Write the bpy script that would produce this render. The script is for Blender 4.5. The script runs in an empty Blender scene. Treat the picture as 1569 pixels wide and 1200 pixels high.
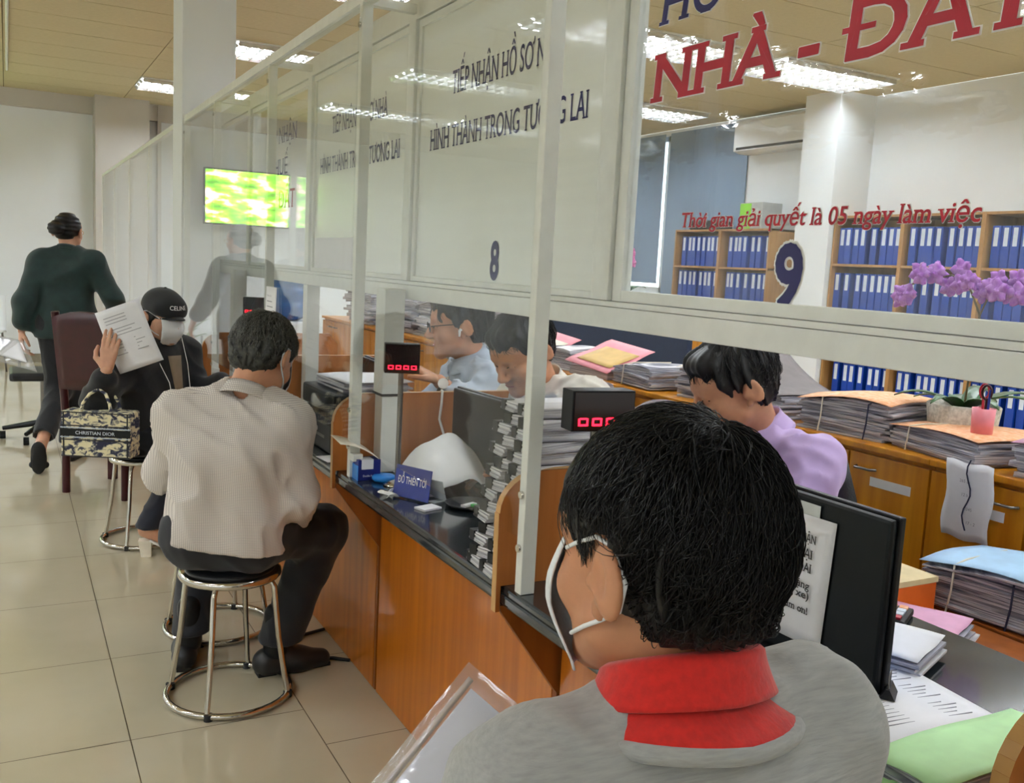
import bpy, bmesh, math, random
import numpy as np
from mathutils import Vector, Matrix

# ------------------------------------------------------------------ camera, world, exposure
SC = bpy.context.scene
COL = SC.collection
IMG_W, IMG_H, FPX, CAM_H = 1569.0, 1200.0, 1446.0, 1.4
def _ray(x, y): return np.array([(x - IMG_W / 2) / FPX, (y - IMG_H / 2) / FPX, 1.0])
def _n(v): return v / np.linalg.norm(v)
_dy = _n(_ray(10, 369)); _dx = _ray(3500, 548); _dx = _n(_dx - _dy * (_dx @ _dy))
_dd = np.cross(_dy, _dx); _dd = _dd if _dd[1] > 0 else -_dd
ROT = np.array([_dx, _dy, -_dd])            # world axes from camera axes
cam_data = bpy.data.cameras.new('camera'); cam = bpy.data.objects.new('camera', cam_data); COL.objects.link(cam)
cam_data.sensor_width = 36.0; cam_data.sensor_fit = 'HORIZONTAL'; cam_data.lens = 36.0 * FPX / IMG_W
cam_data.clip_start = 0.02; cam_data.clip_end = 100
_M = Matrix.Identity(4)
for r in range(3):
    _M[r][0] = ROT[r][0]; _M[r][1] = -ROT[r][1]; _M[r][2] = -ROT[r][2]
_M[2][3] = CAM_H
cam.matrix_world = _M
SC.camera = cam
SC.view_settings.view_transform = 'Standard'; SC.view_settings.look = 'None'
SC.view_settings.gamma = 1.0; SC.view_settings.use_curve_mapping = False
SC.view_settings.exposure = 0.68
LAMP = 60.0                                  # strength of the ceiling tubes
SC.cycles.max_bounces = 8; SC.cycles.transparent_max_bounces = 24; SC.cycles.diffuse_bounces = 4
SC.cycles.caustics_reflective = False; SC.cycles.caustics_refractive = False
SC.cycles.use_denoising = True
SC.cycles.sample_clamp_indirect = 6.0
world = bpy.data.worlds.new('daylight'); SC.world = world; world.use_nodes = True
world.node_tree.nodes['Background'].inputs[0].default_value = (0.85, 0.95, 1.0, 1)
world.node_tree.nodes['Background'].inputs[1].default_value = 2.2

random.seed(7); RNG = np.random.default_rng(7)
PI = math.pi
def V(*a): return np.array(a, float)

# ------------------------------------------------------------------ materials
def lin(c):
    c = c / 255.0
    return c / 12.92 if c <= 0.04045 else ((c + 0.055) / 1.055) ** 2.4
def rgb(r, g, b): return (lin(r), lin(g), lin(b), 1.0)
class NT:
    def __init__(s, name):
        s.m = bpy.data.materials.new(name); s.m.use_nodes = True
        s.t = s.m.node_tree; s.t.nodes.clear()
        s.out = s.n('ShaderNodeOutputMaterial')
    def n(s, t, **kw):
        nd = s.t.nodes.new(t)
        for k, v in kw.items():
            if k.startswith('i_'):
                key = k[2:]; key = int(key) if key.isdigit() else key.replace('_', ' ')
                nd.inputs[key].default_value = v
            else: setattr(nd, k, v)
        return nd
    def l(s, a, b): s.t.links.new(a, b)
def mat(name, col, rough=0.5, metal=0.0, var=0.06, scale=(20, 20, 20), detail=3.0, bump=0.0, bscale=None, coat=0.0, emit=None, estr=0.0, sheen=0.0, spec=0.5, col2=None, ramp=(0.35, 0.65)):
    k = NT(name); p = k.n('ShaderNodeBsdfPrincipled')
    p.inputs['Roughness'].default_value = rough; p.inputs['Metallic'].default_value = metal
    p.inputs['Specular IOR Level'].default_value = spec
    if coat: p.inputs['Coat Weight'].default_value = coat; p.inputs['Coat Roughness'].default_value = 0.06
    if sheen: p.inputs['Sheen Weight'].default_value = sheen
    tc = k.n('ShaderNodeTexCoord'); mp = k.n('ShaderNodeMapping'); mp.inputs['Scale'].default_value = scale
    k.l(tc.outputs['Object'], mp.inputs[0])
    no = k.n('ShaderNodeTexNoise'); no.inputs['Scale'].default_value = 1.0; no.inputs['Detail'].default_value = detail
    k.l(mp.outputs[0], no.inputs['Vector'])
    cr = k.n('ShaderNodeValToRGB')
    c1 = col2 if col2 else tuple(min(1, x * (1 + var)) for x in col[:3]) + (1,)
    c0 = col if col2 else tuple(x * (1 - var) for x in col[:3]) + (1,)
    cr.color_ramp.elements[0].color = c0; cr.color_ramp.elements[1].color = c1
    cr.color_ramp.elements[0].position = ramp[0]; cr.color_ramp.elements[1].position = ramp[1]
    k.l(no.outputs['Fac'], cr.inputs[0]); k.l(cr.outputs[0], p.inputs['Base Color'])
    if bump:
        b = k.n('ShaderNodeBump'); b.inputs['Strength'].default_value = bump; b.inputs['Distance'].default_value = 0.01
        if bscale:
            m2 = k.n('ShaderNodeMapping'); m2.inputs['Scale'].default_value = bscale; k.l(tc.outputs['Object'], m2.inputs[0])
            n2 = k.n('ShaderNodeTexNoise'); n2.inputs['Scale'].default_value = 1.0; n2.inputs['Detail'].default_value = 3.0
            k.l(m2.outputs[0], n2.inputs['Vector']); k.l(n2.outputs['Fac'], b.inputs['Height'])
        else: k.l(no.outputs['Fac'], b.inputs['Height'])
        k.l(b.outputs[0], p.inputs['Normal'])
    if emit: p.inputs['Emission Color'].default_value = emit; p.inputs['Emission Strength'].default_value = estr
    k.l(p.outputs[0], k.out.inputs[0]); k.p = p
    return k.m
def clear_mat(name, tint=(0.985, 0.99, 0.985, 1), f0=0.045, fpow=5.0, rough=0.0, wob=0.0, wscale=(3, 3, 3), haze=0.0):
    """clear sheet: see-through with a mirror image that grows at grazing angles"""
    k = NT(name)
    tr = k.n('ShaderNodeBsdfTransparent'); tr.inputs[0].default_value = tint
    gl = k.n('ShaderNodeBsdfGlossy'); gl.inputs['Roughness'].default_value = rough; gl.inputs[0].default_value = (1, 1, 1, 1)
    lw = k.n('ShaderNodeLayerWeight'); lw.inputs[0].default_value = 0.5
    pw = k.n('ShaderNodeMath', operation='POWER'); pw.inputs[1].default_value = fpow; k.l(lw.outputs['Facing'], pw.inputs[0])
    ma = k.n('ShaderNodeMath', operation='MULTIPLY_ADD'); ma.inputs[1].default_value = 1 - f0; ma.inputs[2].default_value = f0
    k.l(pw.outputs[0], ma.inputs[0])
    mx = k.n('ShaderNodeMixShader'); k.l(ma.outputs[0], mx.inputs[0]); k.l(tr.outputs[0], mx.inputs[1]); k.l(gl.outputs[0], mx.inputs[2])
    if wob:
        tc = k.n('ShaderNodeTexCoord'); mp = k.n('ShaderNodeMapping'); mp.inputs['Scale'].default_value = wscale
        no = k.n('ShaderNodeTexNoise'); no.inputs['Scale'].default_value = 1.0; no.inputs['Detail'].default_value = 1.5
        b = k.n('ShaderNodeBump'); b.inputs['Strength'].default_value = wob; b.inputs['Distance'].default_value = 0.01
        k.l(tc.outputs['Object'], mp.inputs[0]); k.l(mp.outputs[0], no.inputs['Vector']); k.l(no.outputs['Fac'], b.inputs['Height']); k.l(b.outputs[0], gl.inputs['Normal'])
    last = mx
    if haze:
        df = k.n('ShaderNodeBsdfDiffuse'); df.inputs[0].default_value = (0.9, 0.92, 0.92, 1)
        m2 = k.n('ShaderNodeMixShader'); m2.inputs[0].default_value = haze; k.l(mx.outputs[0], m2.inputs[1]); k.l(df.outputs[0], m2.inputs[2]); last = m2
    k.l(last.outputs[0], k.out.inputs[0])
    return k.m
def emis(name, col, st):
    k = NT(name); e = k.n('ShaderNodeEmission'); e.inputs[0].default_value = col; e.inputs[1].default_value = st
    k.l(e.outputs[0], k.out.inputs[0]); return k.m

M = {}
WG = (26, 26, 1.1)
M['wood'] = mat('orange_wood_veneer', rgb(172, 92, 12), 0.32, scale=WG, col2=rgb(196, 112, 22), detail=5, coat=0.25)
M['wood_dark'] = mat('red_brown_wood', rgb(128, 66, 18), 0.4, scale=WG, col2=rgb(146, 80, 24), detail=5)
M['wood_div'] = mat('divider_wood', rgb(168, 98, 42), 0.35, scale=(22, 22, 1.0), col2=rgb(190, 118, 58), detail=5, coat=0.2)
M['wood_edge'] = mat('pale_edge_band', rgb(196, 150, 90), 0.4)
M['wood_cab'] = mat('yellow_wood_veneer', rgb(190, 116, 10), 0.35, scale=(20, 20, 1.3), col2=rgb(216, 146, 26), detail=5, coat=0.2)
M['wood_shelf'] = mat('shelf_wood', rgb(160, 116, 66), 0.5, scale=(20, 20, 1.5), col2=rgb(182, 138, 84), detail=4)
M['granite'] = mat('black_granite', rgb(22, 27, 30), 0.13, scale=(160, 160, 160), col2=rgb(52, 58, 62), detail=2, ramp=(0.45, 0.75), coat=0.3)
M['white_paint'] = mat('white_painted_steel', rgb(228, 229, 222), 0.35, var=0.03)
M['alu'] = mat('white_aluminium', rgb(232, 234, 230), 0.3, var=0.03)
M['wall'] = mat('wall_paint', rgb(236, 240, 242), 0.7, var=0.015, scale=(2, 2, 2))
M['wall_grey'] = mat('wall_paint_grey', rgb(202, 198, 190), 0.7, var=0.02, scale=(2, 2, 2))
M['wall_blue'] = mat('roller_blind_fabric', rgb(128, 148, 172), 0.8, var=0.05, scale=(1, 3, .8))
M['ceiling'] = mat('ceiling_board', rgb(198, 184, 148), 0.75, var=0.03, scale=(30, 30, 30))
M['ceiling_gap'] = mat('ceiling_joint', rgb(120, 106, 76), 0.8)
M['tile'] = mat('beige_porcelain_tile', rgb(196, 186, 158), 0.1, scale=(1.6, 1.6, 1.6), col2=rgb(208, 198, 172), coat=0.2, detail=4)
M['grout'] = mat('tile_grout', rgb(112, 100, 80), 0.8)
M['skirt'] = mat('skirting_tile', rgb(150, 140, 120), 0.3)
M['chrome'] = mat('polished_steel', rgb(205, 200, 192), 0.12, metal=1.0, var=0.02)
M['steel'] = mat('brushed_steel', rgb(120, 116, 112), 0.3, metal=1.0, var=0.05)
M['black'] = mat('black_plastic', rgb(18, 19, 21), 0.4, spec=.25)
M['black_soft'] = mat('black_leatherette', rgb(24, 25, 28), 0.45, bump=0.2, scale=(200, 200, 200))
M['rubber'] = mat('black_rubber', rgb(18, 18, 18), 0.7)
M['screen_back'] = mat('monitor_back', rgb(11, 15, 18), 0.45, spec=.2, scale=(6, 6, 6), col2=rgb(17, 22, 25))
M['display_dark'] = mat('smoked_display', rgb(30, 10, 14), 0.12)
M['led'] = mat('red_led', rgb(255, 30, 30), 0.4, emit=rgb(255, 18, 40), estr=5.0)
M['paper'] = mat('white_paper', rgb(232, 232, 236), 0.7, var=0.02)
M['tissue'] = mat('tissue', rgb(246, 246, 246), 0.8, var=0.02)
M['pages'] = mat('paper_edges', rgb(150, 148, 158), 0.8, scale=(4, 4, 380), col2=rgb(226, 224, 226), detail=1, ramp=(0.4, 0.6))
M['pages_dark'] = mat('paper_edges_old', rgb(112, 112, 124), 0.8, scale=(6, 6, 300), col2=rgb(216, 214, 220), detail=2, ramp=(0.38, 0.62))
M['string'] = mat('cotton_string', rgb(222, 214, 196), 0.8)
M['string_dark'] = mat('dark_string', rgb(40, 40, 66), 0.8)
M['blue_binder'] = mat('blue_binder_board', rgb(10, 62, 158), 0.45, var=0.15, scale=(3, 3, 3))
M['navy'] = mat('navy_partition_fabric', rgb(30, 42, 66), 0.8)
M['label_white'] = mat('white_label', rgb(214, 222, 232), 0.6)
M['ink_navy'] = mat('navy_vinyl', rgb(34, 32, 92), 0.5)
M['ink_red'] = mat('red_vinyl', rgb(176, 18, 44), 0.45)
M['ink_white'] = mat('white_vinyl', rgb(240, 240, 238), 0.5)
M['ink_black'] = mat('black_ink', rgb(28, 28, 32), 0.6)
M['ink_grey'] = mat('grey_ink', rgb(150, 150, 158), 0.7)
M['sign_board'] = mat('white_sign_board', rgb(236, 239, 234), 0.25, var=0.012, scale=(1, 1, 40), coat=0.6)
M['blue_plate'] = mat('blue_name_plate', rgb(28, 48, 138), 0.25, coat=0.4)
M['blue_box'] = mat('navy_carton', rgb(24, 34, 110), 0.4)
M['cyan'] = mat('light_blue_plastic', rgb(30, 130, 214), 0.35)
M['maroon'] = mat('dark_red_lacquer', rgb(52, 9, 15), 0.35, var=0.15, spec=.35)
M['clear_plastic'] = mat('clear_box', rgb(190, 195, 195), 0.1, spec=0.8)
M['acrylic'] = clear_mat('acrylic_sheet', tint=(0.968, 0.975, 0.97, 1), f0=0.02, fpow=6.5, rough=0.0, wob=0.008, wscale=(2, 2, 2))
M['glass'] = clear_mat('window_glass', tint=(0.97, 0.98, 0.975, 1), f0=0.05, fpow=4.0, wob=0.05, wscale=(14, 14, 26))
M['folder_clear'] = clear_mat('clear_pouch', tint=(0.985, 0.985, 0.985, 1), f0=0.03, fpow=5, rough=0.06, wob=0.3, wscale=(22, 22, 22), haze=0.07)

# ------------------------------------------------------------------ object helpers
def tag(o, label=None, cat=None, group=None, kind=None):
    if label: o['label'] = label
    if cat: o['category'] = cat
    if group: o['group'] = group
    if kind: o['kind'] = kind
    return o
def empty(name, loc=(0, 0, 0), rz=0.0):
    o = bpy.data.objects.new(name, None); COL.objects.link(o); o.location = loc; o.rotation_euler = (0, 0, rz)
    o.empty_display_size = 0.1
    return o
def kids(o): return list(o.children)
def copy_tree(o, parent=None):
    c = o.copy(); COL.objects.link(c)
    for k in ('label', 'group'):
        if parent is None and k in c: del c[k]
    c.parent = parent
    for ch in kids(o): copy_tree(ch, c)
    return c
class MB:
    def __init__(s): s.v = []; s.f = []; s.mi = []; s.sm = []
    def add(s, verts, faces, mi=0, smooth=False):
        b = len(s.v); s.v += [tuple(map(float, q)) for q in verts]
        s.f += [tuple(i + b for i in f) for f in faces]; s.mi += [mi] * len(faces); s.sm += [smooth] * len(faces)
        return s
    def box(s, lo, hi, mi=0, bev=0.0):
        (x0, y0, z0), (x1, y1, z1) = lo, hi
        if bev <= 0:
            v = [(x0, y0, z0), (x1, y0, z0), (x1, y1, z0), (x0, y1, z0), (x0, y0, z1), (x1, y0, z1), (x1, y1, z1), (x0, y1, z1)]
            return s.add(v, [(0, 3, 2, 1), (4, 5, 6, 7), (0, 1, 5, 4), (1, 2, 6, 5), (2, 3, 7, 6), (3, 0, 4, 7)], mi)
        bm = bmesh.new(); bmesh.ops.create_cube(bm, size=1.0)
        for q in bm.verts:
            q.co = Vector(((x0 + x1) / 2 + q.co.x * (x1 - x0), (y0 + y1) / 2 + q.co.y * (y1 - y0), (z0 + z1) / 2 + q.co.z * (z1 - z0)))
        bmesh.ops.bevel(bm, geom=bm.edges[:], offset=bev, segments=2, affect='EDGES', profile=0.6)
        return s.bm(bm, mi)
    def bm(s, bm, mi=0, smooth=False):
        bm.verts.ensure_lookup_table(); bm.verts.index_update()
        s.add([q.co[:] for q in bm.verts], [tuple(v.index for v in f.verts) for f in bm.faces], mi, smooth); bm.free(); return s
    def obox(s, c, ax, half, mi=0, bev=0.0):
        """oriented box: centre, three axes, half sizes"""
        t = MB(); t.box((-half[0], -half[1], -half[2]), tuple(half), 0, bev); ax = [np.array(a, float) for a in ax]; c = np.array(c, float)
        return s.add([c + ax[0] * v[0] + ax[1] * v[1] + ax[2] * v[2] for v in t.v], t.f, mi)
    def prism(s, poly, axis, a, b, mi=0):
        """polygon in the plane normal to axis (0 x,1 y,2 z) extruded from a to b"""
        def P(u, w, t): return (t, u, w) if axis == 0 else ((u, t, w) if axis == 1 else (u, w, t))
        n = len(poly); v = [P(u, w, a) for u, w in poly] + [P(u, w, b) for u, w in poly]
        f = [tuple(range(n)), tuple(range(2 * n - 1, n - 1, -1))] + [(i, n + i, n + (i + 1) % n, (i + 1) % n) for i in range(n)]
        return s.add(v, f, mi)
    def tube(s, pts, r, n=10, mi=0, closed=False, smooth=True, caps=True):
        pts = [np.array(p, float) for p in pts]; m = len(pts); rs = [r] * m if np.isscalar(r) else list(r)
        T = []
        for i in range(m):
            a = pts[(i - 1) % m] if (closed or i) else pts[0]; b = pts[(i + 1) % m] if (closed or i < m - 1) else pts[-1]
            T.append(_n(b - a + 1e-9))
        u = np.cross(T[0], (0, 0, 1)); u = u if np.linalg.norm(u) > 0.05 else np.cross(T[0], (1, 0, 0)); u = _n(u)
        v = []
        for i in range(m):
            u = _n(u - T[i] * (u @ T[i])); w = np.cross(T[i], u)
            for k in range(n):
                a = 2 * PI * k / n; v.append(pts[i] + rs[i] * (u * math.cos(a) + w * math.sin(a)))
        f = []
        for i in range(m if closed else m - 1):
            j = (i + 1) % m
            for k in range(n): f.append((i * n + k, i * n + (k + 1) % n, j * n + (k + 1) % n, j * n + k))
        s.add(v, f, mi, smooth)
        if caps and not closed: s.add(v[:n], [tuple(range(n - 1, -1, -1))], mi); s.add(v[-n:], [tuple(range(n))], mi)
        return s
    def ring(s, c, R, r, n=36, k=10, mi=0):
        return s.tube([(c[0] + R * math.cos(2 * PI * i / n), c[1] + R * math.sin(2 * PI * i / n), c[2]) for i in range(n)], r, k, mi, closed=True)
    def lathe(s, prof, c=(0, 0, 0), n=28, mi=0, smooth=True):
        v = []; m = len(prof)
        for (r, z) in prof:
            for k in range(n): v.append((c[0] + r * math.cos(2 * PI * k / n), c[1] + r * math.sin(2 * PI * k / n), c[2] + z))
        f = [(i * n + k, i * n + (k + 1) % n, (i + 1) * n + (k + 1) % n, (i + 1) * n + k) for i in range(m - 1) for k in range(n)]
        f += [tuple(range(n - 1, -1, -1)), tuple((m - 1) * n + k for k in range(n))]
        return s.add(v, f, mi, smooth)
    def sheet(s, fn, nu, nv, th=0.0004, mi=0):
        """curved sheet from fn(u,v) with a real thickness"""
        g = np.array([[fn(i / nu, j / nv) for j in range(nv + 1)] for i in range(nu + 1)], float)
        du = np.gradient(g, axis=0); dv = np.gradient(g, axis=1); nn = np.cross(du, dv); nn /= np.linalg.norm(nn, axis=2, keepdims=True) + 1e-12
        a = (g + nn * th / 2).reshape(-1, 3); b = (g - nn * th / 2).reshape(-1, 3); N = len(a); W = nv + 1; f = []
        for i in range(nu):
            for j in range(nv):
                q = (i * W + j, (i + 1) * W + j, (i + 1) * W + j + 1, i * W + j + 1); f.append(q); f.append(tuple(N + t for t in q[::-1]))
        rim = [i * W for i in range(nu + 1)] + [nu * W + j for j in range(1, W)] + [i * W + nv for i in range(nu - 1, -1, -1)] + [j for j in range(nv - 1, 0, -1)]
        for i in range(len(rim)):
            p, q = rim[i], rim[(i + 1) % len(rim)]; f.append((p, N + p, N + q, q))
        return s.add(np.vstack([a, b]), f, mi, True)
    def build(s, name, m, parent=None, world=False, loc=None):
        me = bpy.data.meshes.new(name); vs = s.v
        if world and parent is not None:
            L = parent.location; par = parent
            while par.parent: par = par.parent; L = L + par.location
            vs = [(x - L.x, y - L.y, z - L.z) for x, y, z in vs]
        me.from_pydata(vs, [], s.f); me.validate()
        ms = m if isinstance(m, (list, tuple)) else [m]
        for q in ms: me.materials.append(M[q] if isinstance(q, str) else q)
        if len(me.polygons) == len(s.f):
            me.polygons.foreach_set('material_index', s.mi); me.polygons.foreach_set('use_smooth', s.sm)
        me.update()
        o = bpy.data.objects.new(name, me); COL.objects.link(o)
        if parent is not None: o.parent = parent
        if loc is not None: o.location = loc
        return o
def struct(o): o['kind'] = 'structure'; return o

# ------------------------------------------------------------------ lettering (outline font plus serifs)
def letter_shapes(txt, shear=0.0, bold=0.0, serif=True):
    horn = {'ơ': 'o', 'Ơ': 'O', 'ờ': 'ò', 'Ờ': 'Ò', 'ư': 'u', 'Ư': 'U', 'ớ': 'ó', 'Ớ': 'Ó'}; spots = [i for i, ch in enumerate(txt) if ch in horn]; up_ = [txt[i].isupper() for i in spots]
    bars = [i for i, ch in enumerate(txt) if ch == 'Đ']; horn['Đ'] = 'D'; txt = ''.join(horn.get(ch, ch) for ch in txt)
    cu = bpy.data.curves.new('lettering', 'FONT'); cu.body = txt; cu.size = 1.0; cu.fill_mode = 'FRONT'; cu.resolution_u = 4
    o = bpy.data.objects.new('lettering', cu); COL.objects.link(o)
    dg = bpy.context.evaluated_depsgraph_get(); me = bpy.data.meshes.new_from_object(o.evaluated_get(dg))
    v = [np.array(q.co[:2]) for q in me.vertices]; f = [tuple(p.vertices) for p in me.polygons]
    cnt = {}
    for p in f:
        for i in range(len(p)):
            e = tuple(sorted((p[i], p[(i + 1) % len(p)]))); cnt[e] = cnt.get(e, 0) + 1
    edges = [e for e, c in cnt.items() if c == 1]
    zl = [0.0] * len(v)
    def quad(x0, x1, y0, y1):
        n = len(v); v.extend([np.array((x0, y0)), np.array((x1, y0)), np.array((x1, y1)), np.array((x0, y1))]); zl.extend([-.00004 - .00001 * (n % 5)] * 4); f.append((n, n + 1, n + 2, n + 3))
    if serif:
        for (a, b) in edges:
            A, B = v[a], v[b]; L = abs(A[0] - B[0])
            if abs(A[1] - B[1]) > 0.004 or L < 0.03 or L > 0.2: continue
            y = (A[1] + B[1]) / 2
            for (y0, up) in ((0.0, 1), (0.682, -1), (0.449, -1)):
                if abs(y - y0) < 0.012:
                    x0, x1 = min(A[0], B[0]) - .055, max(A[0], B[0]) + .055; y1 = y + up * 0.032
                    quad(x0 - bold, x1 + bold, min(y, y1) - bold, max(y, y1) + bold); break
    def width_of(s_):
        cu.body = s_; m2 = bpy.data.meshes.new_from_object(o.evaluated_get(bpy.context.evaluated_depsgraph_get()))
        xs_ = [q.co.x for q in m2.vertices]; bpy.data.meshes.remove(m2); return min(xs_), max(xs_)
    for i in bars:
        xr = width_of(txt[: i + 1])[1]; a_, b_ = width_of('D'); xl = xr - (b_ - a_); quad(xl - .10, xl + .30, .325 - bold * .5, .375 + bold * .5)
    for i, U in zip(spots, up_):              # the horn of o and u, hung on the letter's right shoulder
        cu.body = txt[: i + 1]; m2 = bpy.data.meshes.new_from_object(o.evaluated_get(bpy.context.evaluated_depsgraph_get()))
        xr = max(q.co.x for q in m2.vertices); bpy.data.meshes.remove(m2); yt = .682 if U else .449; tk = .07 + bold; n = len(v)
        path = [(xr - .06, yt - .08), (xr + .05, yt - .04), (xr + .09, yt + .09)]
        for k in range(2):
            (xa, ya), (xb, yb) = path[k], path[k + 1]; d = _n(np.array((xb - xa, yb - ya))); nn = np.array((-d[1], d[0])) * tk * .5; A, B = np.array((xa, ya)) - d * .01, np.array((xb, yb)) + d * .01
            n = len(v); v.extend([A - nn, B - nn, B + nn, A + nn]); zl.extend([-.00003 - .00001 * k] * 4); f.append((n, n + 1, n + 2, n + 3))
    if bold > 0:                              # thicken: a band along every outline edge
        for (a, b) in edges:
            A, B = v[a], v[b]; d = B - A; L = np.linalg.norm(d)
            if L < 1e-6: continue
            d = d / L; nn = np.array((-d[1], d[0])) * bold; e = d * bold * .7; n = len(v)
            v.extend([A - e - nn, B + e - nn, B + e + nn, A - e + nn]); zl.extend([-.0001 - .000012 * (len(f) % 9)] * 4); f.append((n, n + 1, n + 2, n + 3))
    bpy.data.objects.remove(o); bpy.data.meshes.remove(me)
    v = np.array([(p[0] + p[1] * shear, p[1], zz) for p, zz in zip(v, zl)])
    return v, f
def lettering(txt, org, xd, yd, cap, width=None, m='ink_navy', parent=None, name='lettering', shear=0.0, bold=0.0, serif=True, lift=0.0006, th=0.0006, world=True, x_to=None, ref=None):
    """text with its baseline start at org; cap = capital height; width = total run"""
    org, xd, yd = np.array(org, float), _n(np.array(xd, float)), _n(np.array(yd, float)); nd = np.cross(xd, yd)
    v, f = letter_shapes(txt, shear, bold, serif)
    r = v if ref is None else ref
    x0, x1 = r[:, 0].min(), r[:, 0].max(); sy = cap / 0.682; sx = width / (x1 - x0) if width else sy
    mb = MB(); n = len(v)
    vs, fs = [], []
    for k, fc in enumerate(f):                # every facet on a hair's breadth of its own
        fs.append(tuple(range(len(vs), len(vs) + len(fc)))); vs += [org + xd * (v[i][0] - x0) * sx + yd * v[i][1] * sy + nd * (lift + th + v[i][2] - .000008 * (k % 11)) for i in fc]
    mb.add(vs, fs)
    o = mb.build(name, m, parent, world)
    return o, v
def outlined(txt, org, xd, yd, cap, width, m, parent, border, **kw):
    v, f = letter_shapes(txt, kw.get('shear', 0), kw.get('bold', 0), kw.get('serif', True))
    o, _ = lettering(txt, org, xd, yd, cap, width, m, parent, lift=0.0016, **kw)
    k2 = dict(kw); k2['bold'] = kw.get('bold', 0) + border
    b, _ = lettering(txt, org, xd, yd, cap, width, 'ink_white', o, name='letter_border', lift=0.0004, ref=v, **k2)
    return o
# ================================================================== ROOM SHELL
XL, XR, YN, YF, CH = -6.6, 7.0, -3.2, 12.4, 3.1
fl = MB()
fl.box((XL, YN, -0.06), (XR, YF, -0.0025), 1)
xs = [0.29 - 0.6 * i for i in range(12)][::-1] + [0.793 + 0.6 * i for i in range(11)]
for i in range(len(xs) - 1):
    sh = 2.734 if xs[i] < 0.7 else 2.50
    y = sh - 0.604 * 10
    while y < YF:
        a, b = max(xs[i], XL), min(xs[i + 1], XR); c, d = max(y, YN), min(y + 0.604, YF)
        if b - a > 0.02 and d - c > 0.02:
            g = 0.0016
            fl.add([(a + g, c + g, 0), (b - g, c + g, 0), (b - g, d - g, 0), (a + g, d - g, 0)], [(0, 1, 2, 3)], 0)
        y += 0.604
struct(fl.build('floor', ['tile', 'grout']))
ce = MB(); ce.box((XL, YN, CH + 0.008), (XR, YF, CH + 0.1), 1)
y = YN
while y < YF:                                # boards run across the room with dark joints
    for (a, b) in ((XL, -4.2), (-4.2, -1.75), (-1.75, 0.0), (0.0, 1.22), (1.22, 3.2), (3.2, 5.2), (5.2, XR)):
        ce.box((a + .004, y + .005, CH), (b - .004, min(y + .595, YF), CH + .008), 0)
    y += 0.6
struct(ce.build('ceiling', ['ceiling', 'ceiling_gap']))
w = MB(); w.box((XL - .15, YF, 0), (XR + .15, YF + .15, CH)); struct(w.build('wall_back', 'wall'))
w = MB(); w.box((XL, YF - .10, CH - .19), (XR, YF, CH)); struct(w.build('trim_1', 'wall_grey'))
w = MB(); w.box((.915, YF - .35, 0), (1.5, YF, CH)); w.box((1.62, YF - .12, 0), (1.66, YF, CH)); struct(w.build('trim_2', 'wall_grey'))
w = MB(); w.box((XL - .15, YN, 0), (XL, YF, CH)); struct(w.build('wall_left', 'wall'))
w = MB(); w.box((XL - .15, YN - .15, 0), (XR + .15, YN, CH)); struct(w.build('wall_front', 'wall'))
w = MB()                                     # staff-side wall with a window opening
w.box((XR, YN, 0), (XR + .15, 8.0, CH)); w.box((XR, 11.0, 0), (XR + .15, YF, CH)); w.box((XR, 8.0, 0), (XR + .15, 11.0, 1.18)); w.box((XR, 8.0, CH - .06), (XR + .15, 11.0, CH))
struct(w.build('wall_right', 'wall'))
w = MB(); w.box((6.55, 6.30, 0), (XR, 6.72, CH)); struct(w.build('trim_3', 'wall'))
w = MB(); w.box((XL, YF - .015, 0), (.915, YF, .10)); struct(w.build('baseboard_back', 'skirt'))
w = MB()                                     # blinds drawn down over the opening, a lit gap between them
wf = MB()
for a, b in ((8.0, 8.06), (9.34, 9.42), (10.94, 11.0)): wf.box((XR + .03, a, 1.18), (XR + .09, b, CH - .06))
wf.box((XR + .03, 8.0, 1.18), (XR + .09, 11.0, 1.24)); wf.box((XR + .03, 8.0, CH - .12), (XR + .09, 11.0, CH - .06))
win = struct(wf.build('window_1', 'alu'))
p = MB(); p.box((XR + .055, 8.06, 1.24), (XR + .061, 10.94, CH - .12)); p.build('glass_pane', 'glass', win)
for a, b, zb in ((7.95, 9.31, 1.15), (9.42, 11.0, 1.30)):
    q = MB(); q.box((XR - .02, a, zb), (XR - .012, b, CH - .04)); q.tube([(XR - .016, a, zb), (XR - .016, b, zb)], .012)
    o = q.build('roller_blind', 'wall_blue')
    tag(o, 'blue grey roller blind drawn over the window, ' + ('beside the air conditioner' if a < 9 else 'behind the pink orchid'), 'blind', 'roller blinds on the window')
# column at the end of the counter screens
co = MB(); co.box((.889, 5.76, 0), (1.185, 6.09, CH), bev=.006); struct(co.build('column', 'wall'))

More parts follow.
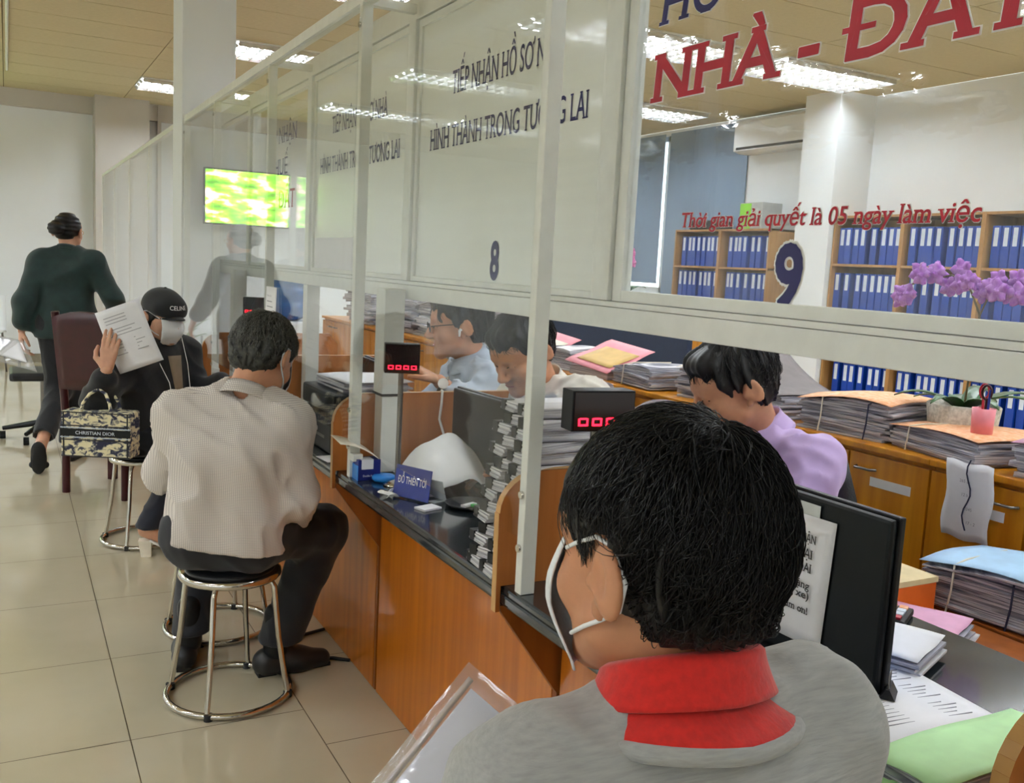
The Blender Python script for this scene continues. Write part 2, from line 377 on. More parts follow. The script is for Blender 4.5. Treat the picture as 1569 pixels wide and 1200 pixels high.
# ================================================================== CEILING LIGHTS
M['tube'] = emis('fluorescent_tube', (0.90, 0.965, 1.04, 1), LAMP)
M['louvre'] = mat('louvre_reflector', rgb(225, 225, 225), 0.25, metal=0.7, var=.02)
def make_light():
    r = empty('ceiling_light', (0, 0, 0))
    f = MB(); z = 0.0
    for a in ((-.62, -.30, .62, -.285), (-.62, .285, .62, .30), (-.62, -.285, -.605, .285), (.605, -.285, .62, .285)): f.box((a[0], a[1], -.012), (a[2], a[3], .0))
    f.box((-.61, -.29, -.002), (.61, .29, -.0005)); f.build('housing', 'white_paint', r)
    for y in (-.19, 0, .19):
        t = MB(); t.tube([(-.58, y, -.018), (.58, y, -.018)], .013, 8); t.build('tube', 'tube', r)
    l = MB()
    for y in (-.285, -.095, .095, .285):
        l.add([(-.6, y, -.004), (.6, y, -.004), (.6, y, -.05), (-.6, y, -.05)], [(0, 1, 2, 3)])
        l.add([(-.6, y, -.05), (.6, y, -.05), (.6, y + .03 if y < .2 else y - .03, -.02), (-.6, y + .03 if y < .2 else y - .03, -.02)], [(0, 1, 2, 3)])
    for i in range(13):
        x = -.6 + i * .1
        for y in (-.19, 0, .19):
            l.add([(x, y - .095, -.05), (x, y + .095, -.05), (x + .022, y + .06, -.022), (x + .022, y - .06, -.022)], [(0, 1, 2, 3)])
            l.add([(x, y - .095, -.05), (x, y + .095, -.05), (x - .022, y + .06, -.022), (x - .022, y - .06, -.022)], [(0, 1, 2, 3)])
    l.build('louvre', 'louvre', r)
    return r
proto_light = make_light(); first = True
LROWS = (-1.25, 1.15, 3.55, 5.95, 8.34, 10.72)
for iy, y in enumerate(LROWS):
    for ix, x in enumerate((-5.2, -3.6, -2.0, 2.28 if iy != 5 else 1.84, 4.22, 5.9)):
        o = proto_light if first else copy_tree(proto_light); first = False
        o.location = (x, y, CH)
        if (ix, iy) == (3, 5): lb = 'farthest louvred ceiling light, beside the tall white column near the far wall'
        elif (ix, iy) == (3, 4): lb = 'louvred ceiling light just right of the tall white column above the screens'
        else: lb = 'louvred fluorescent light in the beige ceiling, seen in the glass or out of view'
        tag(o, lb, 'ceiling light', 'louvred ceiling lights')
# conduit on the ceiling
c = MB(); c.tube([(0.03, 7.6, CH - .012), (0.03, 11.0, CH - .012)], .012, 8); tag(c.build('conduit', 'white_paint'), 'thin white conduit running along the beige ceiling at the far left', 'conduit')

# ================================================================== COUNTER
CX, CT, CU, PX = .889, .745, .703, 1.04
GY = [.54, 1.656, 2.776, 3.90, 5.02]
w = MB(); w.box((CX + .004, -.6, CU), (1.60, 5.757, CT), bev=.006)
w.box((CX, -.6, CU + .004), (CX + .03, 5.757, CT - .014), bev=.006)
tag(w.build('counter_worktop', 'granite'), 'long black granite worktop of the service counter', 'worktop')
bays = [(-.6, GY[0])] + [(GY[i], GY[i + 1]) for i in range(4)] + [(GY[4], 5.757)]
blab = ['orange wood counter front beside the grey shirt of the nearest man', 'orange wood counter front panel below the nearest man, in front of the clear document pouch',
        'large orange wood counter front panel below the blue name plate', 'orange wood counter front panel at the knee of the man on the stool', 'orange wood counter front panel behind the woman in the cap', 'far short orange wood counter front panel next to the column']
for i, (a, b) in enumerate(bays):
    w = MB(); w.box((PX, a + .022, .004), (PX + .018, b - .012, CU - .001))
    tag(w.build('counter_front_panel', 'wood'), blab[i], 'counter panel', 'counter front panels')
dlab = ['rounded wooden divider at the lower right corner, nearest of all', 'wooden divider with two screws left of the masked man in front', 'wooden divider behind the ticket display on its pole', 'wooden divider behind the grey haired man', 'farthest wooden divider, behind the woman in the cap']
for i, y in enumerate(GY):
    r = empty('counter_divider', (CX, y, 0)); tag(r, dlab[i], 'divider', 'wooden dividers along the counter')
    up = [(CX - .010, .69), (CX - .012, .90)]
    for k in range(9):
        a = PI - k / 8 * PI / 2; up.append((CX + .095 + .105 * math.cos(a) , .90 + .085 * math.sin(a)))
    up += [(1.55, .985), (1.60, .93), (1.60, CT)]
    prof = up + [(1.60, CT), (CX + .008, CT)] if False else up
    poly = [(CX - .010, .69), (CX - .012, .90)] + up[2:-1] + [(1.60, CT + .0005), (CX - .0005, CT + .0005), (CX - .0005, .69)]
    m = MB(); m.prism([(x - CX, z) for x, z in poly], 1, 0.0, .018); m.build('upper_panel', 'wood_div', r)
    e = MB(); n = len(up) - 1
    for k in range(n):
        (x0, z0), (x1, z1) = up[k], up[k + 1]; d = _n(V(x1 - x0, z1 - z0)); nx, nz = -d[1] * .0012, d[0] * .0012
        e.add([(x0 - CX + nx, -.0006, z0 + nz), (x1 - CX + nx, -.0006, z1 + nz), (x1 - CX + nx, .0186, z1 + nz), (x0 - CX + nx, .0186, z0 + nz)], [(0, 1, 2, 3)])
    e.build('edge_band', 'wood_edge', r)
    g = MB(); g.prism([(0.001, CU - .0005), (.003, .69), (PX - CX, .486), (PX - CX, .004), (PX - CX + .017, .004), (PX - CX + .017, .4), (.55, .4), (.55, CU - .0005)], 1, .0, .018)
    g.build('bracket', 'wood_dark', r)
    for zz in (.915, .815):
        s = MB(); s.tube([(.055, -.0005, zz), (.055, -.014, zz)], .006, 10); s.tube([(.055, -.014, zz), (.055, -.018, zz)], .009, 10); s.build('screw', 'chrome', r)

# ================================================================== CLEAR SCREENS ON THE COUNTER EDGE
PY = [.515, 1.605, 2.69, 3.775, 4.865, 5.74]; RZ = 2.12; SX = .900
r = empty('acrylic_screen', (SX, 1.605, CT)); tag(r, 'row of clear acrylic screens on white square posts along the counter edge', 'screen')
def pb(lo, hi, name, m, bev=0.0, par=None):
    q = MB(); q.box(lo, hi, bev=bev); return q.build(name, m, par or r, world=True)
for i, y in enumerate(PY):
    q = MB(); q.box((SX, y - .013, CT + .0005 if i else CT), (SX + .032, y + .013, RZ - .0), bev=.002)
    po = q.build('post', 'white_paint', r, world=True)
    if i:
        for zz in (.84, .95, RZ - .06):
            s = MB(); s.tube([(SX - .0002, y, zz), (SX - .006, y, zz)], .008, 10); s.build('bolt', 'chrome', po, world=True)
pb((SX, .505, RZ), (SX + .034, 5.757, RZ + .034), 'top_rail', 'white_paint', .002)
for i, y in enumerate(PY[1:5]): pb((SX + .034, y + .012, RZ + .002), (1.075, y + .038, RZ + .028), 'cross_rail', 'white_paint', .002)
for i in range(1, 5):
    pb((SX - .0085, PY[i] + .003, .865), (SX - .0035, PY[i + 1] - .003, RZ - .015), 'acrylic_pane', 'acrylic')
for i in (2, 3, 4):
    pb((SX + .0, PY[i] - .045, .80), (SX + .03, PY[i] - .014, .822), 'bracket', 'white_paint', .002)
# second run of screens beyond the column
r = empty('acrylic_screen', (SX, 6.1, CT)); tag(r, 'far run of clear screens beyond the white column, toward the back wall', 'screen')
pb((SX, 6.093, RZ), (SX + .03, 11.03, RZ + .03), 'top_rail', 'white_paint', .002)
for y in (11.0, 9.75, 8.5, 7.3): pb((SX, y, .0), (SX + .025, y + .025, RZ), 'post', 'white_paint')
for a, b in ((6.1, 7.29), (7.33, 8.49), (8.53, 9.74), (9.78, 10.99)): pb((SX + .002, a, .75), (SX + .007, b, RZ - .005), 'acrylic_pane', 'acrylic')
w = MB(); w.box((SX + .03, 6.1, .0), (1.5, 11.0, .745)); tag(w.build('counter', 'wood'), 'far wooden counter behind the clear screens beyond the column', 'counter')

# ================================================================== GLAZED PARTITION BEHIND THE SCREENS
WX = 1.09; BZ0, BZ1 = 1.284, 1.328; IY = [-.55, .545, 1.655, 2.765, 3.86, 4.95, 5.755]
r = empty('glazed_partition', (WX, 1.655, CT)); tag(r, 'white framed glazed partition with lettered windows standing on the counter', 'partition')
pb((WX, -.55, BZ0), (WX + .06, 5.757, BZ1), 'sill_rail', 'alu', .002)
pb((WX, -.55, BZ1 + .001), (WX + .05, 5.757, BZ1 + .012), 'sill_lip', 'alu', .001)
pb((WX, 1.60, 2.115), (WX + .06, 5.757, 2.185), 'head_rail', 'alu', .002)
pb((WX, -.55, 2.5), (WX + .06, 1.68, 2.56), 'head_rail', 'alu', .002)
for i, y in enumerate(IY):
    hi = 2.5 if i < 3 else 2.115
    pb((WX - .004, y - .028, BZ1 + .013), (WX + .05, y + .028, hi), 'post', 'alu', .002)
    if i in (3, 5): pb((WX - .08, y - .05, CT + .001), (WX - .015, y + .03, BZ0 + .03), 'post', 'white_paint', .002)
    elif i in (4,): pb((WX - .005, y - .03, CT + .001), (WX + .05, y + .03, BZ0 - .001), 'post', 'white_paint', .002)
    if i in (3,):
        q = MB(); q.box((WX - .083, y - .053, .985), (WX - .012, y + .033, .992)); q.build('cable_tie', 'rubber', r, world=True)
YD, ZU = (0, -1, 0), (0, 0, 1)
def sash(y0, y1, z0, z1, board, t=.022, gm='glass'):
    q = MB()
    q.box((WX + .006, y0, z0), (WX + .030, y0 + t, z1), bev=.0015); q.box((WX + .006, y1 - t, z0), (WX + .030, y1, z1), bev=.0015)
    q.box((WX + .006, y0 + t, z0), (WX + .030, y1 - t, z0 + t * .7), bev=.0015); q.box((WX + .006, y0 + t, z1 - t), (WX + .030, y1 - t, z1), bev=.0015)
    s = q.build('window_sash', 'alu', r, world=True)
    q = MB(); q.box((WX + .014, y0 + t, z0 + t * .7), (WX + (.022 if board else .019), y1 - t, z1 - t)); q.build('sign_board' if board else 'glass_pane', 'sign_board' if board else gm, s, world=True)
    return s
GX = WX + .014
for k, (a, b) in enumerate(((IY[2], IY[3]), (IY[3], IY[4]), (IY[4], IY[5]), (IY[5], IY[6]))):
    s = sash(a + .03, b - .03, BZ1 + .013, 2.112, k < 2, gm='acrylic')
    if k < 2:
        dy = IY[2 + k] - IY[2]
        lettering('TIẾP NHẬN HỒ SƠ NHÀ', (GX, 2.49 + dy, 1.868), YD, ZU, .062, .60, 'ink_navy', s, bold=.006)
        lettering('HÌNH THÀNH TRONG TƯƠNG LAI', (GX, 2.635 + dy, 1.725), YD, ZU, .058, .865, 'ink_navy', s, bold=.006)
        lettering('8' if k == 0 else '7', (GX, 2.205 + dy, 1.368), YD, ZU, .09, .05, 'ink_navy', s, bold=.035, serif=False)
    elif k == 2:
        lettering('TIẾP NHẬN', (GX, 4.65, 1.90), YD, ZU, .07, .55, 'ink_navy', s); lettering('THUẾ', (GX, 4.55, 1.76), YD, ZU, .07, .3, 'ink_navy', s); lettering('ĐẤT', (GX, 4.4, 1.61), YD, ZU, .08, .28, 'ink_red', s)
# wide clear window with red and blue lettering
s = sash(.60, 1.625, BZ1 + .013, 2.49, False, t=.032)
outlined('HỒ SƠ', (GX, 1.533, 1.868), YD, ZU, .075, .40, 'ink_navy', s, .012, shear=.12, bold=.012)
outlined('NHÀ - ĐẤT', (GX, 1.545, 1.728), YD, ZU, .083, .80, 'ink_red', s, .018, shear=.06, bold=.020)
outlined('Thời gian giải quyết là 05 ngày làm việc', (GX, 1.42, 1.488), YD, ZU, .026, .615, 'ink_red', s, .022, shear=.12, bold=.010)
outlined('9', (GX, 1.168, 1.357), YD, ZU, .098, .062, 'ink_navy', s, .03, bold=.03, serif=False)
s2 = sash(-.52, .515, BZ1 + .013, 2.49, False, t=.032)
q = MB()                                     # half-height sheet on the farther board
q.box((GX - .0012, 3.29, 1.345), (GX - .0004, 3.80, 1.475)); q.build('paper_patch', 'paper', r, world=True)
# ================================================================== STAFF-SIDE FURNITURE
def label_at(o, l, c, g=None): return tag(o, l, c, g)
CF, CTOP = 2.50, .88
cy = .62; k = 0
clab = {0: 'wooden low cabinet at the right edge of the picture', 1: 'low wooden cabinet with a hand-written sheet hanging over its door', 2: 'low wooden cabinet with a small white name strip on its door',
        3: 'low wooden cabinet behind the man in the lilac shirt', 4: 'low wooden cabinet below the pink bordered folders'}
while cy < 8.0:
    r = empty('low_cabinet', (CF, cy, 0)); W = .64
    m = MB(); m.box((.02, .001, .0), (.45, W - .001, CTOP - .02)); m.box((-.01, 0.0005, CTOP - .02), (.46, W - .0005, CTOP), bev=.003); m.build('body', 'wood_cab', r)
    for j in range(2):
        d = MB(); a = .004 + j * W / 2; d.box((0, a, .06), (.0195, a + W / 2 - .008, CTOP - .035), bev=.002); do = d.build('door', 'wood_cab', r)
        h = MB(); hy = a + (W / 2 - .05 if j == 0 else .03)
        h.tube([(-.001, hy - .01 if j else hy - .07, .80), (-.022, hy if j else hy - .06, .80), (-.022, hy + .06 if j else hy, .80), (-.001, hy + .07 if j else hy + .01, .80)], .0045, 8); h.build('handle', 'steel', do)
        if k == 2 and j == 0 or k == 1 and j == 1:
            s = MB(); s.box((-.0012, a + .06, .745), (-.0002, a + .22, .775)); so = s.build('name_strip', 'paper', do)
            if k == 1: tag(so, 'small white name strip')
    tag(r, clab.get(k, 'farther low wooden cabinet in the row behind the counter, under heaps of files'), 'cabinet', 'row of low wooden cabinets' )
    cy += W; k += 1

def wob(n, s): return [random.uniform(-s, s) for _ in range(n)]
def paper_pile(loc, w, d, h, rz=0, n=10, label='', cat='file stack', cover=None, group=None, string=None, pm='pages', jit=.012, lid=None, bulge=.0, name='file_stack'):
    """bundle of sheets: many thin sheaves with uneven edges, a cover, tied with string"""
    r = empty(name, loc, rz); m = MB(); z = 0.0
    for i in range(n):
        t = h / n * random.uniform(.8, 1.2) if i < n - 1 else max(h - z, h / n * .5)
        ox, oy = random.uniform(-jit, jit), random.uniform(-jit, jit); a = random.uniform(-.04, .04)
        ww, dd = w * random.uniform(.94, 1.0), d * random.uniform(.95, 1.0)
        ca, sa = math.cos(a), math.sin(a); g = 5; top = []; bot = []
        for p in range(g + 1):
            for q in range(g + 1):
                u, v = (p / g - .5), (q / g - .5)
                x, y_ = u * ww, v * dd
                zz = bulge * (.25 - u * u) * (z / max(h, .01)) + bulge * .5 * math.sin(3 * v + i * .2) * (z / max(h, .01))
                top.append((ox + x * ca - y_ * sa, oy + x * sa + y_ * ca, z + t * .97 + zz)); bot.append((ox + x * ca - y_ * sa, oy + x * sa + y_ * ca, z + zz * .9))
        W = g + 1; f = []; N = len(top)
        for p in range(g):
            for q in range(g): f += [(p * W + q, (p + 1) * W + q, (p + 1) * W + q + 1, p * W + q + 1), (N + p * W + q, N + p * W + q + 1, N + (p + 1) * W + q + 1, N + (p + 1) * W + q)]
        rim = [p * W for p in range(W)] + [g * W + q for q in range(1, W)] + [p * W + g for p in range(g - 1, -1, -1)] + [q for q in range(g - 1, 0, -1)]
        for e in range(len(rim)): a1, b1 = rim[e], rim[(e + 1) % len(rim)]; f.append((a1, N + a1, N + b1, b1))
        m.add(top + bot, f); z += t
    m.build('pages', pm, r)
    if cover:
        s = MB(); lift = lid or 0
        def fn(u, v): return ((u - .5) * w * 1.04, (v - .5) * d * 1.03, h + .004 + bulge * (.25 - (u - .5) ** 2) + bulge * .5 * math.sin(3 * (v - .5) + 2) + lift * max(0, v - .15) ** 1.5 + .002 * math.sin(7 * u + 5 * v))
        s.sheet(fn, 8, 8, .0015); s.build('cover', cover, r)
    if string:
        for (ax, off) in string:
            t = MB(); e = .004
            if ax == 0: path = [(-w / 2 - e, off, -.10 - .05 * random.random()), (-w / 2 - e - .004, off + .01, -.02), (-w / 2 - .008, off, h * .5), (-w / 2 - .004, off, h + .006 + bulge * .1)] + [(-w / 2 + w * q / 6, off, h + .008 + bulge * .28) for q in range(1, 6)]
            else: path = [(off, -d / 2 - e, .004), (off, -d / 2 - .008, h * .5), (off, -d / 2, h + .008)] + [(off, -d / 2 + d * q / 6, h + .009 + bulge * .28) for q in range(1, 6)]
            t.tube(path, .0028, 6); t.build('string', 'string' if random.random() < .7 else 'string_dark', r)
    return tag(r, label, cat, group)
M['cov_pink'] = mat('pink_border_cover', rgb(232, 150, 160), 0.6); M['cov_cream'] = mat('cream_cover', rgb(240, 232, 214), 0.6)
M['cov_orange'] = mat('orange_checked_cover', rgb(240, 166, 112), 0.6, scale=(60, 60, 60), col2=rgb(250, 200, 160)); M['cov_grey'] = mat('grey_board', rgb(120, 112, 112), .7)
M['cov_tan'] = mat('tan_sheet', rgb(206, 170, 100), .6); M['cov_blue'] = mat('pale_blue_cover', rgb(170, 206, 236), .6); M['cov_green'] = mat('mint_green_folder', rgb(190, 236, 176), .6); M['cov_dgreen'] = mat('green_folder', rgb(40, 160, 64), .5)
M['cov_lilac'] = mat('lilac_cover', rgb(214, 160, 190), .6)
GF = 'bundles of files heaped on the low cabinets'
Z0 = CTOP + .001
P = paper_pile
P((2.70, 2.33, Z0), .32, .36, .11, .15, 12, 'grey bundle of files under an orange checked cover, behind the lilac shirt', cover='cov_orange', group=GF, string=((0, .08), (0, -.10)), pm='pages_dark', bulge=.04)
P((2.70, 1.90, Z0), .34, .38, .07, -.2, 9, 'low bundle with a white sheet and pale orange cover in front of the woven planter', cover='cov_orange', group=GF, string=((0, .1),), pm='pages_dark', bulge=.02)
P((2.69, 1.50, Z0), .32, .34, .10, .1, 12, 'white and lilac bundle with dark string above the hand-written sheet', cover='cov_lilac', group=GF, string=((0, .05),), pm='pages', bulge=.03)
P((2.70, 1.10, Z0), .32, .34, .08, .0, 10, 'bundle of files on the cabinets at the far right edge', cover='cov_pink', group=GF, pm='pages_dark', bulge=.03)
P((2.70, 2.76, Z0), .30, .34, .09, -.1, 10, 'dark bundle with a raised grey board cover beside the lilac shirt collar', cover='cov_grey', group=GF, pm='pages_dark', lid=.16)
P((2.74, 3.14, Z0), .30, .30, .13, .25, 12, 'bundle fanned with tan sheets just behind the head of the man in lilac', cover='cov_cream', group=GF, pm='pages_dark', bulge=.03)
P((2.68, 3.55, Z0), .30, .34, .085, -.1, 12, 'dark blue grey bundle of files left of the head of the man in lilac', group=GF, pm='pages_dark', string=((0, .05),), bulge=.04)
def bordered(loc, rz, tilt, lab, inner):
    r = empty('folder', loc, rz); m = MB(); t = math.tan(tilt)
    m.sheet(lambda u, v: ((u - .5) * .30, (v - .5) * .34, .10 + (v - .5) * .34 * t * .3 - (.5 - u) * .1 + .004 * math.sin(9 * u)), 8, 8, .003); m.build('cover', 'cov_pink', r)
    m = MB(); m.sheet(lambda u, v: ((u - .5) * .23, (v - .5) * .26 - .015, .1025 + ((v - .5) * .26 - .015) * t * .3 - (.5 - (.1 + .8 * u)) * .085 + .003), 6, 6, .001); m.build('sheet', inner, r)
    m = MB(); m.box((-.13, -.15, .0), (.14, .15, .045)); m.build('pages', 'pages', r)
    return tag(r, lab, 'folder', 'pink bordered folders on the low cabinets')
bordered((2.66, 3.93, Z0), .1, .3, 'pink bordered folder holding a tan sheet, left of the head of the man in lilac', 'cov_tan')
P((2.68, 4.28, Z0), .28, .30, .09, .1, 12, 'white bundle between the two pink bordered folders', group=GF, string=((0, .05),), bulge=.05)
bordered((2.66, 4.62, Z0), .2, .4, 'pink bordered folder holding a cream sheet, farther left above the white shirt', 'cov_cream')
P((2.68, 5.0, Z0), .28, .34, .10, -.2, 12, 'bundle with a dark red cover right of the man in the white shirt', cover='maroon', group=GF, lid=.10, pm='pages_dark')
P((2.80, 5.3, Z0), .28, .30, .24, .1, 16, 'tall heap of white and blue files behind the man in the white shirt', cover='cov_blue', group=GF, bulge=.03)
for i, y in enumerate((5.75, 6.15, 6.55, 6.95, 7.35, 7.7)):
    P((2.70 + .05 * (i % 2), y, Z0), .32, .36, .16 + .09 * ((i * 7) % 3), .2 * ((i % 3) - 1), 14, ['heap of white files behind the man with glasses', 'heap of mixed files seen left of the man with glasses', 'grey heap of files seen through the low gap above the printer', 'white heap of files seen above the box printer', 'heap of papers behind the second white post', 'farthest heap of files on the low cabinets'][i], cover=['cov_cream', None, 'cov_pink', None, 'cov_blue', None][i], group=GF, pm='pages' if i % 2 else 'pages_dark', bulge=.05, jit=.03)
# hand-written sheet hanging from a bundle over the cabinet door
r = empty('hanging_sheet', (CF - .02, 1.745, .67)); m = MB()
m.sheet(lambda u, v: (-.004 - .006 * math.sin(2.5 * v) , (u - .5) * .155 + .006 * math.sin(8 * v), v * .23 + .004 * math.sin(9 * u)), 8, 10, .0008); m.build('paper', 'paper', r)
m = MB(); m.tube([(-.013, .0 + .01 * math.sin(i), .24 - i * .021) for i in range(11)], .0022, 6); m.build('string', 'string_dark', r)
for i, t in enumerate(('265 ae', '12 b', '0345', '17 - 2')): lettering(t, (CF - .031, 1.745 + .03 - .012 * i, .67 + .17 - .04 * i), (0, -1, 0), (0, 0, 1), .009, None, 'ink_grey', r, name='writing', serif=False)
tag(r, 'white hand-written sheet hanging over the cabinet door on a dark string', 'paper')

# planter with orchid
r = empty('orchid_pot', (2.80, 2.03, Z0)); m = MB()
m.lathe([(.085, 0), (.105, .05), (.115, .14), (.108, .145), (.10, .12), (.0, .115)], n=32); m.build('woven_pot', mat('white_woven_pot', rgb(216, 210, 196), .7, scale=(90, 90, 90), col2=rgb(186, 180, 166), detail=1, bump=.2), r)
leafm = mat('dark_green_leaf', rgb(30, 76, 26), .35, var=.25, scale=(10, 10, 10)); M['leaf'] = leafm
def leaf(base, dirv, L, w, droop=.5, rise=.6):
    m = MB(); d = _n(V(*dirv, 0)); s = V(-d[1], d[0], 0); b = V(*base)
    m.sheet(lambda u, v: tuple(b + d * L * u + s * (v - .5) * w * math.sin(PI * min(1, .08 + .92 * u) ** .8) + V(0, 0, 1) * (L * rise * u - L * droop * u * u - .25 * w * abs(v - .5) * 0 + .3 * w * (v - .5) ** 2)), 8, 4, .002); return m
for i in range(9):
    a = i * 2.4; leaf((0, 0, .11), (math.cos(a), math.sin(a)), .17 + .05 * (i % 3), .06, .7, .9).build('leaf', 'leaf', r)
m = MB(); stem = [(0, -.0, .12), (.0, -.01, .30), (-.0, -.02, .44), (0, .03, .53), (0, .10, .565), (0, .2, .55), (0, .28, .52)]; m.tube(stem, .0035, 6); m.tube([(0, -.02, .44), (0, -.05, .52), (0, -.1, .545), (0, -.16, .52)], .003, 6); m.build('stem', mat('flower_stem', rgb(96, 84, 50), .6), r)
M['petal'] = mat('purple_petal', rgb(168, 84, 200), .55, var=.2, scale=(40, 40, 40), col2=rgb(206, 140, 226))
fl_pts = [(0, .30 - .46 * t, .515 + .05 * math.sin(PI * t) + random.uniform(-.045, .04)) for t in [i / 23 for i in range(24)]]
def flower(c, s, ang):
    m = MB()
    for k in range(5):
        a = ang + 2 * PI * k / 5
        m.sheet(lambda u, v: (c[0] - .012 + .02 * u - .010 * (1 - abs(v - .5) * 2) + .008 * math.sin(5 * u), c[1] + s * (u * math.cos(a) - (v - .5) * .95 * math.sin(PI * (.12 + .8 * u)) * math.sin(a)), c[2] + s * (u * math.sin(a) + (v - .5) * .95 * math.sin(PI * (.12 + .8 * u)) * math.cos(a))), 4, 4, .001)
    m.lathe([(.0, -.004), (.006, -.002), (.006, .004), (0, .006)], (c[0] - .014, c[1], c[2]), 8); return m
for i, c in enumerate(fl_pts): flower((c[0] - .02 + random.uniform(-.03, .03), c[1], c[2]), random.uniform(.030, .042), random.random() * 6).build('flower', 'petal', r)
tag(r, 'purple orchid in a white woven pot on the low cabinets', 'potted plant')
r = empty('orchid_pot', (5.9, 8.42, 0)); m = MB(); m.lathe([(.10, 0), (.14, .3), (.13, .3), (.0, .28)], (0, 0, .9)); m.build('pot', 'wall_grey', r)
for i in range(7): leaf((0, 0, 1.2), (math.cos(i * 2.1), math.sin(i * 2.1)), .22, .06, .6, .8).build('leaf', 'leaf', r)
M['petal_pink'] = mat('pink_petal', rgb(232, 120, 190), .55, var=.15)
m = MB(); m.tube([(0, 0, 1.2), (0, .03, 1.5), (-.0, .1, 1.62)], .004, 6); m.build('stem', 'leaf', r)
for i in range(10): flower((-.02, .16 - .03 * i * .9 + random.uniform(-.03, .03), 1.52 + random.uniform(-.09, .10)), .05, i).build('flower', 'petal_pink', r)
tag(r, 'pink orchid far back in front of the window blind', 'potted plant')
w = MB(); w.box((5.6, 7.2, 0), (6.2, 9.6, .88), bev=.005); tag(w.build('side_table', 'wood_cab'), 'wooden stand at the back under the pink orchid', 'stand')
# pink pen pot with scissors
r = empty('pen_pot', (2.62, 1.83, Z0 + .075)); m = MB(); m.lathe([(.03, 0), (.034, .09), (.03, .09), (.027, .01), (0, .01)]); m.build('pot', mat('pink_plastic', rgb(226, 130, 140), .4), r)
for s, c in ((-.012, 'maroon'), (.014, 'ink_red')):
    m = MB(); m.tube([(s, s, .08), (s, s * 1.2, .12)] , .004, 6); m.tube([(s, s + .016 * math.cos(a), .14 + .022 * math.sin(a)) for a in [i * PI / 6 for i in range(12)]], .004, 6, closed=True); m.build('scissor_handle', c, r)
m = MB(); m.tube([(-.01, -.018, .02), (-.014, -.024, .15)], .004, 6); m.build('pen', 'blue_plate', r)
tag(r, 'pink pen pot with red handled scissors on the cabinets, right of the woven planter', 'pen pot')

# seat with a heap of files, box and calculator beyond the worktop
r = empty('low_stand', (2.24, 1.40, 0)); m = MB(); m.box((-.17, -.20, .0), (.2, .20, .60), bev=.004); m.build('body', 'wood_dark', r); tag(r, 'low brown stand behind the worktop under the tied files', 'stand')
P((2.22, 1.42, .601), .28, .32, .11, .1, 14, 'tied grey bundle under a pale blue cover on the low stand at the right', cover='cov_blue', group=GF + ' and stands', string=((0, .07), (0, -.08)), pm='pages_dark', bulge=.03)
r = empty('carton', (1.93, 1.62, .601)); m = MB(); m.box((-.10, -.13, 0), (.10, .13, .075), bev=.003); m.build('body', mat('orange_carton', rgb(226, 104, 30), .5), r); m = MB(); m.box((-.102, -.132, .076), (.102, .132, .09)); m.build('lid', mat('beige_lid', rgb(214, 196, 150), .6), r)
lettering('OEO', (1.93 - .1005, 1.62 - .04, .63), (0, -1, 0), (0, 0, 1), .03, .09, 'ink_white', r, serif=False); tag(r, 'orange carton with a beige lid beyond the black monitor', 'box')
P((1.84, 1.38, .601), .15, .18, .045, .4, 10, 'untidy lilac and tan bundle below the orange carton', cover='cov_lilac', pm='pages_dark', jit=.03)
w = MB(); w.box((1.66, 1.20, 0), (2.05, 1.78, .60)); tag(w.build('drawer_unit', 'wood_dark'), 'dark wooden drawer unit behind the worktop beside the black monitor', 'drawer unit')
r = empty('calculator', (1.52, 1.26, CT + .001), .5); m = MB(); m.box((-.05, -.075, 0), (.05, .075, .014), bev=.004); m.build('body', 'black', r)
for i in range(5):
    for j in range(4):
        m = MB(); m.box((-.043 + j * .022, -.066 + i * .021, .0142), (-.025 + j * .022, -.050 + i * .021, .019), bev=.001); m.build('key', 'ink_red' if (i + j) % 5 == 0 else ('label_white' if j < 3 else 'cov_orange'), r)
tag(r, 'black calculator with coloured keys on the worktop behind the monitor', 'calculator')

# ---------------- shelves and binders at the far wall
r0 = None
def make_binder():
    r = empty('binder', (0, 0, 0)); m = MB(); m.box((0, -.034, 0), (.27, .034, .32), bev=.004); m.build('cover', 'blue_binder', r)
    m = MB(); m.box((-.0012, -.018, .165), (-.0002, .018, .305)); m.build('spine_label', 'label_white', r); return r
binder = make_binder(); used = False
def shelf(y0, y1, nb, rows, lab, x=6.6, group=None, bl=None):
    global used
    r = empty('bookshelf', (x, y0, 0)); W = y1 - y0; zs = [r_ for r_ in rows]
    for k in range(nb + 1):
        m = MB(); yy = W * k / nb; m.box((0, yy - .018 if k else 0, 0), (.38, yy + .018 if k < nb else W, zs[-1])); m.build('upright', 'wood_shelf', r)
    for z in zs:
        m = MB(); m.box((.004, .0, z - .02), (.38, W, z)); m.build('shelf_board', 'wood_shelf', r)
    m = MB(); m.box((.372, 0, 0), (.384, W, zs[-1])); m.build('back_panel', 'wood_shelf', r)
    tag(r, lab, 'bookshelf', 'wooden bookshelves at the far wall')
    for k in range(nb):
        for i in range(len(zs) - 1):
            a = y0 + W * k / nb + .06; b = y0 + W * (k + 1) / nb - .05
            while a < b:
                o = binder if not used else copy_tree(binder); used = True
                o.location = (x + .03 + random.uniform(0, .02), a, zs[i] + .0005); o.rotation_euler = (random.choice((0, 0, 0, .06, .1)) * (1 if random.random() < .7 else -1) * 0, 0, 0)
                tag(o, bl, 'binder', 'blue binders, ' + lab.split(',')[0]); a += random.choice((.072, .075, .078, .09, .12))
shelf(3.30, 6.29, 4, [.02, .37, .77, 1.175, 1.575, 2.0], 'wide right-hand shelf of blue binders, behind the purple orchid', bl='blue binder with a white spine label on the wide shelf behind the purple orchid')
